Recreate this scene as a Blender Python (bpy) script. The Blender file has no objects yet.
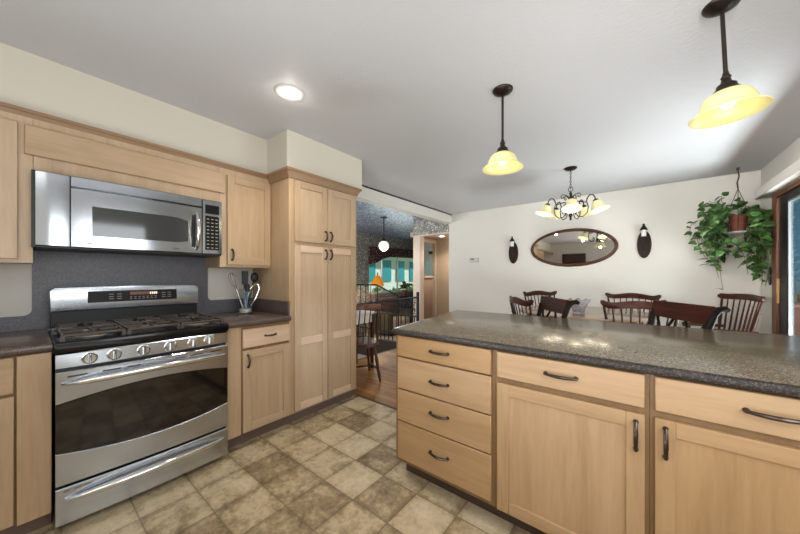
import bpy, bmesh, math, random
from mathutils import Vector, Matrix
random.seed(7)
C = bpy.context.scene.collection
sc = bpy.context.scene
R = math.radians

# ------------------------------------------------------------------ camera
cam_d = bpy.data.cameras.new('camera'); cam = bpy.data.objects.new('camera', cam_d); C.objects.link(cam)
cam.location = (0, 0, 1.236); cam.rotation_euler = (R(90), 0, R(38.47))
cam_d.sensor_width = 36; cam_d.lens = 298.5 / 800 * 36; cam_d.shift_y = 8.92 / 800; cam_d.clip_start = 0.02
sc.camera = cam
# ------------------------------------------------------------------ world, sun, lights, exposure
W = bpy.data.worlds.new('world'); sc.world = W; W.use_nodes = True
wn = W.node_tree.nodes; wl = W.node_tree.links
sky = wn.new('ShaderNodeTexSky'); sky.sky_type = 'HOSEK_WILKIE'; sky.turbidity = 3.0
sky.sun_direction = Vector((0.25, 0.6, 0.76)).normalized()
bg = wn['Background']; bg.inputs['Strength'].default_value = 1.5
wl.new(sky.outputs['Color'], bg.inputs['Color'])

def lamp(kind, name, loc, energy, color=(1, 1, 1), size=None, size_y=None, direction=None, radius=None, spot=None, blend=.5):
    d = bpy.data.lights.new(name, kind); d.energy = energy; d.color = color
    o = bpy.data.objects.new(name, d); C.objects.link(o); o.location = loc
    if kind == 'AREA':
        d.shape = 'RECTANGLE'; d.size = size; d.size_y = size_y or size
    if radius is not None: d.shadow_soft_size = radius
    if spot: d.spot_size = R(spot); d.spot_blend = blend
    if direction: o.rotation_euler = Vector(direction).to_track_quat('-Z', 'Y').to_euler()
    return o
s = lamp('SUN', 'sun', (6, 6, 8), 9, (1, .96, .9), direction=(-0.25, -0.6, -0.76)); s.data.angle = R(1)
lamp('AREA', 'bounce_light', (.45, -1.75, 1.95), 9, (1, .985, .96), 1.2, .9, direction=(-.35, 1, -.12))  # added soft fill from behind the camera
lamp('AREA', 'ceiling_bounce_light', (-0.35, -0.6, .85), 40, (.95, .98, 1), 2.2, 1.8, direction=(.12, .45, 1))  # uplight fill added behind the camera to brighten the ceiling
o = lamp('AREA', 'dining_bounce_light', (.42, -0.6, 1.85), 8.5, (1, .985, .96), .7, .7, direction=(-.16, 1, .05)); o.data.spread = R(50)  # narrow fill added behind the camera, aimed at the dining wall
o = lamp('AREA', 'side_bounce_light', (-2.3, -.8, 1.75), 10, (1, .99, .97), .6, .6, direction=(3.4, 4.6, -.12)); o.data.spread = R(34)  # fill added out of view to brighten the right wall
lamp('AREA', 'kitchen_fill', (.15, -0.7, 2.40), 9, (1, .98, .95), 1.2, .9, direction=(0, 0, -1))  # unseen overhead fill added behind the camera, no fixture there
lamp('AREA', 'sink_window_light', (1.07, .55, 1.55), 22, (.95, .98, 1), 1.2, .85, direction=(-1, 0, .05))
lamp('AREA', 'deck_bounce_light', (2.3, 3.4, .30), 365, (1, .975, .96), 2.4, .7, direction=(-.72, 0, .7))
lamp('AREA', 'sunken_room_fill', (-4.6, 2.2, 1.5), 62, (.95, .98, 1), 2.0, 1.4, direction=(-.1, 1, .05))  # fill added behind the pantry for the sunken room, no window there
sc.view_settings.view_transform = 'Standard'; sc.view_settings.look = 'None'
sc.view_settings.exposure = 0.0; sc.view_settings.gamma = 1; sc.view_settings.use_curve_mapping = False
sc.cycles.use_denoising = True
sc.cycles.max_bounces = 10; sc.cycles.sample_clamp_indirect = 6; sc.cycles.caustics_reflective = False; sc.cycles.caustics_refractive = False

# ------------------------------------------------------------------ materials
def lin(c): return tuple(((v/255)/12.92 if v/255 <= .04045 else ((v/255+.055)/1.055)**2.4) for v in c) + (1,)
MATS = {}
def mat(name, col=(200, 200, 200), rough=.5, metal=0., spec=.5, emit=None, es=0., trans=0., coat=0.):
    if name in MATS: return MATS[name]
    m = bpy.data.materials.new(name); m.use_nodes = True; b = m.node_tree.nodes['Principled BSDF']
    b.inputs['Base Color'].default_value = lin(col); b.inputs['Roughness'].default_value = rough
    b.inputs['Metallic'].default_value = metal; b.inputs['Specular IOR Level'].default_value = spec
    b.inputs['Transmission Weight'].default_value = trans; b.inputs['Coat Weight'].default_value = coat
    if emit: b.inputs['Emission Color'].default_value = lin(emit); b.inputs['Emission Strength'].default_value = es
    m.diffuse_color = lin(col); MATS[name] = m; return m
class NT:
    def __init__(s, m): s.m = m; s.n = m.node_tree.nodes; s.l = m.node_tree.links; s.b = s.n['Principled BSDF']
    def new(s, t, **k):
        n = s.n.new(t)
        for a, v in k.items(): setattr(n, a, v)
        return n
    def coord(s, scale=(1, 1, 1), rot=(0, 0, 0), loc=(0, 0, 0), kind='Object'):
        t = s.new('ShaderNodeTexCoord'); mp = s.new('ShaderNodeMapping')
        mp.inputs['Scale'].default_value = scale; mp.inputs['Rotation'].default_value = rot; mp.inputs['Location'].default_value = loc
        s.l.new(t.outputs[kind], mp.inputs['Vector']); return mp.outputs['Vector']
    def noise(s, vec, scale, detail=3, rough=.5, dist=0.):
        n = s.new('ShaderNodeTexNoise'); n.inputs['Scale'].default_value = scale; n.inputs['Detail'].default_value = detail
        n.inputs['Roughness'].default_value = rough; n.inputs['Distortion'].default_value = dist
        s.l.new(vec, n.inputs['Vector']); return n.outputs['Fac']
    def ramp(s, fac, stops, interp='LINEAR'):
        r = s.new('ShaderNodeValToRGB'); r.color_ramp.interpolation = interp; e = r.color_ramp.elements
        while len(e) < len(stops): e.new(.5)
        for q, (p, c) in zip(e, stops): q.position = p; q.color = lin(c) if len(c) == 3 else c
        s.l.new(fac, r.inputs['Fac']); return r.outputs['Color']
    def mix(s, a, b, fac, mode='MIX'):
        m = s.new('ShaderNodeMix', data_type='RGBA', blend_type=mode)
        for sock, v in ((m.inputs['A'], a), (m.inputs['B'], b), (m.inputs['Factor'], fac)):
            if hasattr(v, 'links'): s.l.new(v, sock)
            else: sock.default_value = v
        return m.outputs['Result']
    def math(s, op, a, b=None, c=None):
        m = s.new('ShaderNodeMath', operation=op)
        for i, v in enumerate((a, b, c)):
            if v is None: continue
            if hasattr(v, 'links'): s.l.new(v, m.inputs[i])
            else: m.inputs[i].default_value = v
        return m.outputs[0]
    def bump(s, h, strength=.2, dist=.01):
        b = s.new('ShaderNodeBump'); b.inputs['Strength'].default_value = strength; b.inputs['Distance'].default_value = dist
        s.l.new(h, b.inputs['Height']); s.l.new(b.outputs['Normal'], s.b.inputs['Normal'])
    def base(s, c): s.l.new(c, s.b.inputs['Base Color'])
    def rough(s, c): s.l.new(c, s.b.inputs['Roughness'])

def wood(name, c0, c1, c2, axis='z', rough=.4, var=.16, grain=1., coat=0.):
    if name in MATS: return MATS[name]
    m = mat(name, c1, rough, coat=coat); t = NT(m)
    lo, hi = .9*grain, 11.*grain
    sc_ = {'z': (hi, hi, lo), 'x': (lo, hi, hi), 'y': (hi, lo, hi)}[axis]
    oi = t.new('ShaderNodeObjectInfo'); cm = t.new('ShaderNodeVectorMath', operation='SCALE'); cm.inputs[0].default_value = (3.1, 5.7, 9.3)
    v = t.coord(sc_); t.l.new(oi.outputs['Random'], cm.inputs['Scale'])
    ad = t.new('ShaderNodeVectorMath', operation='ADD'); t.l.new(v, ad.inputs[0]); t.l.new(cm.outputs[0], ad.inputs[1]); v = ad.outputs[0]
    n1 = t.noise(v, 1.0, 4, .6, 1.2); n2 = t.noise(v, 5., 5, .7, .4)
    f = t.math('ADD', t.math('MULTIPLY', n1, .6), t.math('MULTIPLY', n2, .4))
    col = t.ramp(f, [(.25, c0), (.52, c1), (.8, c2)])
    hsv = t.new('ShaderNodeHueSaturation'); t.l.new(col, hsv.inputs['Color'])
    t.l.new(t.math('MULTIPLY_ADD', oi.outputs['Random'], var, 1 - var*.55), hsv.inputs['Value'])
    t.l.new(t.math('MULTIPLY_ADD', oi.outputs['Random'], -var*.8, 1 + var*.4), hsv.inputs['Saturation'])
    t.base(hsv.outputs['Color']); t.bump(n2, .06, .004); return m
MA = ((170, 143, 114), (188, 161, 131), (200, 174, 145))
maple_z = wood('maple_vertical', *MA, 'z'); maple_x = wood('maple_grain_along_x', *MA, 'x'); maple_y = wood('maple_grain_along_y', *MA, 'y')
IA = ((162, 128, 90), (184, 149, 109), (196, 163, 123)); maple_ix = wood('island_maple_grain_along_x', *IA, 'x'); maple_iz = wood('island_maple_vertical', *IA, 'z')  # same maple with a warmer white-balance cast put into its colour
maple_frame_shaded = wood('maple_face_frame_shaded', (122, 93, 60), (142, 111, 75), (156, 124, 86), 'z', var=.05)  # shade between drawer and door fronts put into a darker maple
maple_pale = wood('maple_pale_grain', (194, 164, 138), (212, 183, 156), (222, 196, 171), 'y', var=.04)
toe_mat = mat('toe_kick_vinyl', (84, 68, 56), .6)
toe_left = mat('toe_kick_mauve', (112, 92, 84), .55)
walnut = wood('walnut_dining', (32, 17, 12), (62, 35, 24), (84, 50, 34), 'z', .4, .1, 1.6)
crest_w = wood('walnut_crest', (36, 19, 13), (68, 37, 26), (94, 54, 38), 'x', .38, .1, 1.4)
espresso = mat('espresso_lacquer', (22, 15, 13), .5, spec=.08)
stool_rail = wood('stool_rail_wood', (28, 14, 10), (54, 27, 19), (74, 39, 28), 'x', .34, .06, 1.2)
table_w = wood('table_oak', (116, 92, 72), (152, 126, 104), (170, 146, 124), 'x', .22, .03, 1., .3)
oakfloor_c = ((112, 66, 24), (156, 102, 44), (186, 134, 70))
bronze = mat('oil_rubbed_bronze', (46, 38, 33), .38, .75)
bronze_p = mat('pull_bronze', (84, 74, 68), .26, .85)
iron = mat('wrought_iron', (24, 22, 22), .5, .4)
chrome = mat('chrome', (225, 225, 225), .1, 1.)
black_gloss = mat('black_enamel', (12, 12, 14), .2, spec=.35)
black_matte = mat('black_plastic', (22, 22, 23), .45)
black_glass = mat('oven_glass', (22, 17, 15), .06, spec=.7)
white_plastic = mat('white_plastic', (228, 227, 222), .4)
white_trim = mat('white_trim_paint', (226, 222, 214), .45)
tan_trim = mat('cream_trim_paint', (214, 196, 180), .5)
terracotta = mat('terracotta', (126, 68, 52), .7)
brown_frame = wood('door_brown_wood', (84, 54, 38), (118, 80, 58), (138, 98, 74), 'z', .4, .05)
dark_alu = mat('dark_bronze_aluminium', (26, 24, 26), .4, .3)
silver = mat('silver_gasket', (176, 184, 190), .35, .7)

def steel(name, axis, base=(188, 194, 202), rough=.25):
    m = mat(name, base, rough, 1.); t = NT(m)
    sc_ = {'y': (300, 3, 300), 'z': (300, 300, 3)}[axis]
    n = t.noise(t.coord(sc_), 1., 2, .5); t.rough(t.math('MULTIPLY_ADD', n, .08, rough-.04)); return m
steel_y = steel('brushed_steel', 'y'); steel_mw = steel('microwave_steel', 'y', (160, 164, 170), .15)

def speckle(name, base, dark, light, rough, scale=260, coat=0.):
    m = mat(name, base, rough, coat=coat); t = NT(m); v = t.coord()
    vo = t.new('ShaderNodeTexVoronoi'); vo.inputs['Scale'].default_value = scale; t.l.new(v, vo.inputs['Vector'])
    sep = t.new('ShaderNodeSeparateColor'); t.l.new(vo.outputs['Color'], sep.inputs['Color'])
    c = t.ramp(sep.outputs[0], [(0., dark), (.3, dark), (.34, base), (.78, base), (.84, light), (1., light)], 'LINEAR')
    n = t.noise(v, 9, 3); c = t.mix(c, lin(base), t.math('MULTIPLY', n, .35)); t.base(c); return m
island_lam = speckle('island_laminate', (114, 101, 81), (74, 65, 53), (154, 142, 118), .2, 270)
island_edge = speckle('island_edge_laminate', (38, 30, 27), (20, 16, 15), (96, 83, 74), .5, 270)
left_lam = speckle('left_counter_laminate', (86, 73, 68), (62, 51, 48), (116, 102, 96), .22, 420)
splash_lam = speckle('backsplash_laminate', (96, 96, 103), (72, 71, 78), (130, 129, 135), .4, 420)

def paint(name, col, rough=.6, bump=.12, scale=70):
    m = mat(name, col, rough, spec=.3); t = NT(m); v = t.coord(); n = t.noise(v, scale, 4, .55)
    n0 = t.noise(v, .8, 2); t.base(t.mix(lin(col), lin(tuple(x*.97 for x in col)), n0)); t.bump(n, bump, .006); return m
wall_m = paint('wall_paint', (222, 218, 210)); soffit_m = paint('soffit_paint', (216, 209, 195))
ceil_m = paint('ceiling_paint', (206, 207, 210), .5, .3, 45)
hall_m = paint('hall_paint', (196, 174, 148))

def vinyl():
    m = mat('vinyl_tile_floor', (170, 150, 112), .38, spec=.4); t = NT(m)
    P = .2505; v = t.coord((1/P, 1/.2545, 1), loc=(1.18/P, -1.478/.2545, 0))
    fl = t.new('ShaderNodeVectorMath', operation='FLOOR'); t.l.new(v, fl.inputs[0])
    wnz = t.new('ShaderNodeTexWhiteNoise', noise_dimensions='2D'); t.l.new(fl.outputs[0], wnz.inputs['Vector'])
    vw = t.coord(); big = t.noise(vw, 7, 4, .6, .6); fine = t.noise(vw, 38, 5, .7)
    fr = t.new('ShaderNodeVectorMath', operation='FRACTION'); t.l.new(v, fr.inputs[0])
    sp = t.new('ShaderNodeSeparateXYZ'); t.l.new(fr.outputs[0], sp.inputs[0])
    ex = t.math('MINIMUM', sp.outputs[0], t.math('SUBTRACT', 1., sp.outputs[0])); ey = t.math('MINIMUM', sp.outputs[1], t.math('SUBTRACT', 1., sp.outputs[1]))
    edge = t.math('MINIMUM', ex, ey)
    f = t.math('ADD', t.math('MULTIPLY', wnz.outputs['Value'], .22), t.math('ADD', t.math('MULTIPLY', big, .55), t.math('MULTIPLY', fine, .42)))
    soft = t.math('MULTIPLY', t.math('SUBTRACT', 1., t.math('MINIMUM', t.math('MULTIPLY', edge, 7.), 1.)), -.09)
    f = t.math('ADD', f, soft)
    c = t.ramp(f, [(.34, (106, 89, 67)), (.5, (158, 138, 107)), (.62, (198, 179, 145)), (.82, (222, 207, 178))])
    line = t.math('LESS_THAN', edge, .013); c = t.mix(c, lin((122, 106, 80)), t.math('MULTIPLY', line, .7))
    t.base(c); t.bump(t.math('ADD', fine, t.math('MULTIPLY', t.math('MINIMUM', t.math('MULTIPLY', edge, 25.), 1.), 1.2)), .16, .004)
    t.rough(t.math('MULTIPLY_ADD', fine, .25, .26)); return m
vinyl_m = vinyl()

def planks():
    m = mat('oak_plank_floor', (166, 122, 72), .34, spec=.3); t = NT(m)
    br = t.new('ShaderNodeTexBrick'); br.inputs['Scale'].default_value = 1; br.inputs['Mortar Size'].default_value = .003
    br.inputs['Brick Width'].default_value = 1.1; br.inputs['Row Height'].default_value = .085
    br.inputs['Color1'].default_value = (0, 0, 0, 1); br.inputs['Color2'].default_value = (1, 1, 1, 1); br.inputs['Mortar'].default_value = (.1, .1, .1, 1)
    t.l.new(t.coord(), br.inputs['Vector']); n = t.noise(t.coord((1.2, 22, 1)), 2, 5, .6, .8)
    sp = t.new('ShaderNodeSeparateColor'); t.l.new(br.outputs['Color'], sp.inputs['Color'])
    f = t.math('ADD', t.math('MULTIPLY', sp.outputs[0], .4), t.math('MULTIPLY', n, .6))
    c = t.ramp(f, [(.2, oakfloor_c[0]), (.5, oakfloor_c[1]), (.85, oakfloor_c[2])])
    t.base(t.mix(c, lin((60, 40, 22)), br.outputs['Fac'])); return m
plank_m = planks()

def foil(name, base, dark, light, rough, metal):
    m = mat(name, base, rough, metal); t = NT(m); v = t.coord()
    vo = t.new('ShaderNodeTexVoronoi'); vo.inputs['Scale'].default_value = 30; t.l.new(v, vo.inputs['Vector'])
    sp = t.new('ShaderNodeSeparateColor'); t.l.new(vo.outputs['Color'], sp.inputs['Color'])
    ed = t.new('ShaderNodeTexVoronoi', feature='DISTANCE_TO_EDGE'); ed.inputs['Scale'].default_value = 30; t.l.new(v, ed.inputs['Vector'])
    c = t.ramp(sp.outputs[0], [(0, dark), (.5, base), (1, light)])
    t.base(t.mix(c, lin(dark), t.math('LESS_THAN', ed.outputs['Distance'], .09))); t.bump(sp.outputs[1], .25, .01); return m
foil_wall = foil('pebble_wallpaper', (168, 166, 158), (112, 110, 104), (212, 210, 202), .5, .1)
foil_ceil = foil('foil_ceiling_paper', (164, 176, 198), (112, 122, 142), (216, 224, 238), .25, .25)

def shade_glass(name, col, es):
    m = mat(name, col, .35, emit=(246, 236, 170), es=es); m.node_tree.nodes['Principled BSDF'].inputs['Subsurface Weight'].default_value = 0; return m
shade_m = shade_glass('alabaster_glass', (186, 176, 120), .24)
shade_c = shade_glass('chandelier_glass', (216, 204, 160), .24)
bulb_m = mat('lit_bulb', (255, 250, 230), .4, emit=(255, 248, 222), es=2.2)
globe_m = mat('lit_globe', (255, 250, 240), .4, emit=(250, 246, 224), es=.7)
amber_m = mat('amber_lamp_shade', (214, 132, 30), .4, emit=(226, 140, 24), es=.35)
can_m = mat('lit_can', (255, 250, 235), .4, emit=(255, 247, 228), es=6)

def arch_glass(name, tint, refl):
    m = bpy.data.materials.new(name); m.use_nodes = True; n = m.node_tree.nodes; l = m.node_tree.links; n.clear()
    o = n.new('ShaderNodeOutputMaterial'); t = n.new('ShaderNodeBsdfTransparent'); g = n.new('ShaderNodeBsdfGlossy'); mx = n.new('ShaderNodeMixShader')
    t.inputs['Color'].default_value = tint + (1,); g.inputs['Roughness'].default_value = .01; g.inputs['Color'].default_value = (.9, .95, 1, 1)
    lw = n.new('ShaderNodeLayerWeight'); lw.inputs['Blend'].default_value = .5; pw = n.new('ShaderNodeMath'); pw.operation = 'POWER'; pw.inputs[1].default_value = 4.; ml = n.new('ShaderNodeMath'); ml.operation = 'MULTIPLY_ADD'; ml.inputs[1].default_value = .5; ml.inputs[2].default_value = refl*.12
    l.new(lw.outputs['Facing'], pw.inputs[0]); l.new(pw.outputs[0], ml.inputs[0])
    l.new(ml.outputs[0], mx.inputs['Fac']); l.new(t.outputs[0], mx.inputs[1]); l.new(g.outputs[0], mx.inputs[2]); l.new(mx.outputs[0], o.inputs['Surface']); return m
door_glass = arch_glass('door_glass', (.72, .77, .78), .3); win_glass = arch_glass('window_glass', (.9, .97, .96), .1)
clear_glass = arch_glass('clear_glass', (.94, .96, .96), .3)
mirror_m = mat('mirror_silver', (226, 222, 216), .015, 1.)

# ------------------------------------------------------------------ geometry helpers
ORG = {}
class MB:
    def __init__(s): s.bm = bmesh.new()
    def _tag(s, faces, mi):
        for f in faces: f.material_index = mi
    def box(s, x0, x1, y0, y1, z0, z1, bev=0., mi=0, seg=1):
        x0, x1 = sorted((x0, x1)); y0, y1 = sorted((y0, y1)); z0, z1 = sorted((z0, z1))
        v = [s.bm.verts.new(p) for p in ((x0,y0,z0),(x1,y0,z0),(x1,y1,z0),(x0,y1,z0),(x0,y0,z1),(x1,y0,z1),(x1,y1,z1),(x0,y1,z1))]
        fs = [s.bm.faces.new([v[i] for i in q]) for q in ((0,3,2,1),(4,5,6,7),(0,1,5,4),(1,2,6,5),(2,3,7,6),(3,0,4,7))]
        s._tag(fs, mi)
        if bev > 0:
            es = list({e for f in fs for e in f.edges})
            r = bmesh.ops.bevel(s.bm, geom=es, offset=min(bev, .45*min(x1-x0, y1-y0, z1-z0)), segments=seg, affect='EDGES', profile=.5)
            s._tag(r['faces'], mi)
        return s
    def ring(s, c, n, r, u, w):
        return [s.bm.verts.new(c + u*(r*math.cos(2*math.pi*i/n)) + w*(r*math.sin(2*math.pi*i/n))) for i in range(n)]
    def tube(s, pts, r, n=8, mi=0, flat=None, closed=False):
        pts = [Vector(p) for p in pts]; N = len(pts); rr = r if isinstance(r, (list, tuple)) else [r]*N
        rings = []; u = None
        for i, p in enumerate(pts):
            a = pts[(i-1) % N] if closed else pts[max(i-1, 0)]; b = pts[(i+1) % N] if closed else pts[min(i+1, N-1)]
            t = (b-a).normalized()
            if u is None:
                u = t.orthogonal().normalized() if flat is None else (Vector(flat) - t*Vector(flat).dot(t)).normalized()
            else:
                u = (u - t*u.dot(t)); u = u.normalized() if u.length > 1e-6 else t.orthogonal().normalized()
            rings.append(s.ring(p, n, rr[i], u, t.cross(u)))
        M = N if closed else N-1
        for i in range(M):
            A, B = rings[i], rings[(i+1) % N]
            for k in range(n):
                s.bm.faces.new((A[k], A[(k+1) % n], B[(k+1) % n], B[k])).material_index = mi
        if not closed:
            s.bm.faces.new(rings[0][::-1]).material_index = mi; s.bm.faces.new(rings[-1]).material_index = mi
        return s
    def cyl(s, p0, p1, r0, r1=None, n=16, mi=0): return s.tube([p0, p1], [r0, r0 if r1 is None else r1], n, mi)
    def lathe(s, prof, c=(0, 0, 0), n=24, axis=(0, 0, 1), mi=0, caps=True):
        ax = Vector(axis).normalized(); u = ax.orthogonal().normalized(); w = ax.cross(u); c = Vector(c)
        rings = [s.ring(c + ax*z, n, max(r, 1e-4), u, w) for r, z in prof]
        for A, B in zip(rings, rings[1:]):
            for k in range(n): s.bm.faces.new((A[k], A[(k+1) % n], B[(k+1) % n], B[k])).material_index = mi
        if caps:
            s.bm.faces.new(rings[0][::-1]).material_index = mi; s.bm.faces.new(rings[-1]).material_index = mi
        return s
    def prism(s, poly, fn, a0, a1, mi=0, bev=0., seg=2):
        """poly of 2-D points, fn(p, q, a) -> xyz, extruded between a0 and a1"""
        A = [s.bm.verts.new(fn(p, q, a0)) for p, q in poly]; B = [s.bm.verts.new(fn(p, q, a1)) for p, q in poly]
        n = len(poly); fs = [s.bm.faces.new(A[::-1]), s.bm.faces.new(B)]
        for k in range(n): fs.append(s.bm.faces.new((A[k], A[(k+1) % n], B[(k+1) % n], B[k])))
        s._tag(fs, mi)
        if bev:
            es = list({e for f in fs[:2] for e in f.edges})
            r = bmesh.ops.bevel(s.bm, geom=es, offset=bev, segments=seg, affect='EDGES', profile=.5); s._tag(r['faces'], mi)
        return s
    def sphere(s, c, r, sc3=(1, 1, 1), n=16, mi=0):
        g = bmesh.ops.create_uvsphere(s.bm, u_segments=n, v_segments=max(6, n//2), radius=r)
        for v in g['verts']: v.co = Vector((v.co.x*sc3[0], v.co.y*sc3[1], v.co.z*sc3[2])) + Vector(c)
        for f in {f for v in g['verts'] for f in v.link_faces}: f.material_index = mi
        return s
    def face(s, pts, mi=0): s.bm.faces.new([s.bm.verts.new(p) for p in pts]).material_index = mi; return s
    def build(s, name, m, parent=None, smooth=40, solid=0.):
        bmesh.ops.recalc_face_normals(s.bm, faces=s.bm.faces[:])
        me = bpy.data.meshes.new(name)
        if parent is not None: org = ORG[parent]
        else:
            xs = [v.co for v in s.bm.verts]
            org = Vector(((min(v.x for v in xs)+max(v.x for v in xs))/2, (min(v.y for v in xs)+max(v.y for v in xs))/2, min(v.z for v in xs)))
        for v in s.bm.verts: v.co -= org
        s.bm.to_mesh(me); s.bm.free()
        for q in (m if isinstance(m, (list, tuple)) else [m]): me.materials.append(q)
        if smooth:
            me.polygons.foreach_set('use_smooth', [True]*len(me.polygons)); me.set_sharp_from_angle(angle=R(smooth))
        o = bpy.data.objects.new(name, me); C.objects.link(o); ORG[o] = org
        if parent is not None: o.parent = parent
        else: o.location = org
        if solid:
            md = o.modifiers.new('thickness', 'SOLIDIFY'); md.thickness = solid; md.offset = 0
        return o
def tag(o, label, cat, group=None):
    o['label'] = label; o['category'] = cat
    if group: o['group'] = group
    return o
def thing(name, label, cat, loc=(0, 0, 0), group=None):
    o = bpy.data.objects.new(name, None); C.objects.link(o); o.location = loc; o.empty_display_size = .1
    ORG[o] = Vector(loc); return tag(o, label, cat, group)
def struct(name, mb, m, **k):
    o = mb.build(name, m, None, **k); o['kind'] = 'structure'; return o
def dup(root, loc, rz, label=None):
    def cp(o, par):
        c = o.copy(); C.objects.link(c)
        if par is not None: c.parent = par
        for ch in list(o.children): cp(ch, c)
        return c
    r = cp(root, None); r.location = loc; r.rotation_euler = (0, 0, rz)
    if label: r['label'] = label
    return r
# frames of reference for cabinet fronts: (a, b, d) -> world, d = out of the front
def left_front(x): return lambda a, b, d: (x + d, a, b)
def island_front(y): return lambda a, b, d: (a, y - d, b)
def fbox(mb, F, a0, a1, b0, b1, d0, d1, bev=0., mi=0):
    p, q = F(a0, b0, d0), F(a1, b1, d1); return mb.box(p[0], q[0], p[1], q[1], p[2], q[2], bev, mi)
def shaker(F, a0, a1, b0, b1, parent, hm, vm=None, th=.02, st=.056, mid=None, name='door'):
    m = MB()
    fbox(m, F, a0, a0+st, b0, b1, 0, th, .002); fbox(m, F, a1-st, a1, b0, b1, 0, th, .002)
    fbox(m, F, a0+st, a1-st, b1-st, b1, 0, th, .002, 1); fbox(m, F, a0+st, a1-st, b0, b0+st, 0, th, .002, 1)
    if mid: fbox(m, F, a0+st, a1-st, mid[0], mid[1], 0, th, .002, 1)
    vm = vm or (maple_iz if hm is maple_ix else maple_z); d = m.build(name, [vm, hm], parent)
    p = MB(); fbox(p, F, a0+st-.004, a1-st+.004, b0+st-.004, b1-st+.004, .002, th-.009); p.build('panel', vm, d); return d
def slab(F, a0, a1, b0, b1, parent, m_, th=.02, name='drawer'):
    m = MB(); fbox(m, F, a0, a1, b0, b1, 0, th, .003); return m.build(name, m_, parent)
def pull(F, a0, b0, a1, b1, parent, d0=.02, r=.0055):
    m = MB(); P0, P1 = Vector((a0, b0)), Vector((a1, b1)); t = (P1-P0); n = 9; pts = []; rr = []
    for i in range(n):
        k = i/(n-1); q = P0 + t*k; dd = d0 + .012 + .016*math.sin(math.pi*k)
        pts.append(F(q.x, q.y, dd)); rr.append(r*(1.0 + .35*math.sin(math.pi*k)))
    m.tube(pts, rr, 8)
    for q in (P0 + t*.03, P1 - t*.03):
        m.tube([F(q.x, q.y, d0-.001), F(q.x, q.y, d0+.005), F(q.x, q.y, d0+.016)], [.0095, .0085, .0055], 10)
    return m.build('handle', bronze_p, parent)

# ------------------------------------------------------------------ room shell
XL, XR, YB, YN, H = -2.84, 1.10, 5.20, -2.2, 2.437
XS = -5.9                                                 # far side of the sunken room
struct('floor', MB().box(XL, XR+.14, YN-.14, 2.15, -.1, 0), vinyl_m)
struct('floor_hardwood', MB().box(-3.2, XR+.14, 2.15, YB+.2, -.1, 0), plank_m)
struct('floor_hall', MB().box(-3.85, XL-.0, YB+.2, 6.3, -.1, 0), plank_m)
struct('trim_1', MB().box(-2.28, -1.06, 2.135, 2.165, 0, .006, .002), mat('threshold_strip', (92, 72, 48), .5))
struct('floor_sunken', MB().box(XS-.14, -3.2, 2.0, 8.8, -.5, -.38), mat('sunken_carpet', (168, 154, 138), .9))
struct('trim_2', MB().box(-3.24, -3.2, 2.2, 4.42, -.38, 0.002), mat('dark_step_riser', (52, 38, 30), .5))
struct('ceiling', MB().box(XL, XR+.14, YN-.14, YB+.14, H, H+.1), ceil_m)
struct('ceiling_sunken', MB().box(XS-.14, XL-.0, 2.0, 8.8, H-.02, H+.1), foil_ceil)
struct('wall_left', MB().box(XL-.14, XL, YN-.14, 2.085, 0, H), wall_m)
struct('wall_back', MB().box(XL-.06, XR+.14, YB, YB+.14, 0, H), wall_m)
struct('wall_near', MB().box(XL-.14, XR+.14, YN-.14, YN, 0, H), wall_m)
m = MB()                                                  # right wall with the sliding door and the sink window openings
D0, D1, DT = 2.75, 4.78, 2.085
W0, W1, WB, WT = -.05, 1.15, 1.08, 2.0
for a0, a1, b0, b1 in ((YN-.14, W0, 0, H), (W0, W1, 0, WB), (W0, W1, WT, H), (W1, D0, 0, H), (D0, D1, DT, H), (D1, YB, 0, H)):
    m.box(XR, XR+.085, a0, a1, b0, b1)
struct('wall_right', m, wall_m)
struct('trim_3', MB().box(XL, -2.563, YN, 1.34, 2.112, H), soffit_m)               # soffit over the wall cabinets
struct('trim_4', MB().box(XL, -2.242, 1.335, 2.184, 2.112, H), soffit_m)           # soffit over the pantry
struct('trim_5', MB().box(XL-.14, XL, 2.085, YB, 2.262, H), wall_m)                # header beam
# crown moulding on the cabinets
cp = [(0, 2.040), (.010, 2.040), (.014, 2.056), (.034, 2.092), (.04, 2.094), (.04, 2.112), (0, 2.112)]
m = MB(); rings = []
for (x, y), (ex, ey) in (((-2.54, YN), (1, 0)), ((-2.54, 1.34), (1, -1)), ((-2.22, 1.34), (1, -1)), ((-2.22, 2.085), (1, 1)), ((XL, 2.085), (0, 1))):
    rings.append([m.bm.verts.new((x + ex*p, y + ey*p, q)) for p, q in cp])
for A, B in zip(rings, rings[1:]):
    for k in range(len(cp)): m.bm.faces.new((A[k], A[(k+1) % len(cp)], B[(k+1) % len(cp)], B[k]))
m.bm.faces.new(rings[0][::-1]); m.bm.faces.new(rings[-1])
struct('trim_6', m, wood('crown_maple', (126, 98, 72), (150, 120, 90), (166, 138, 108), 'y', .45, .04))
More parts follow.
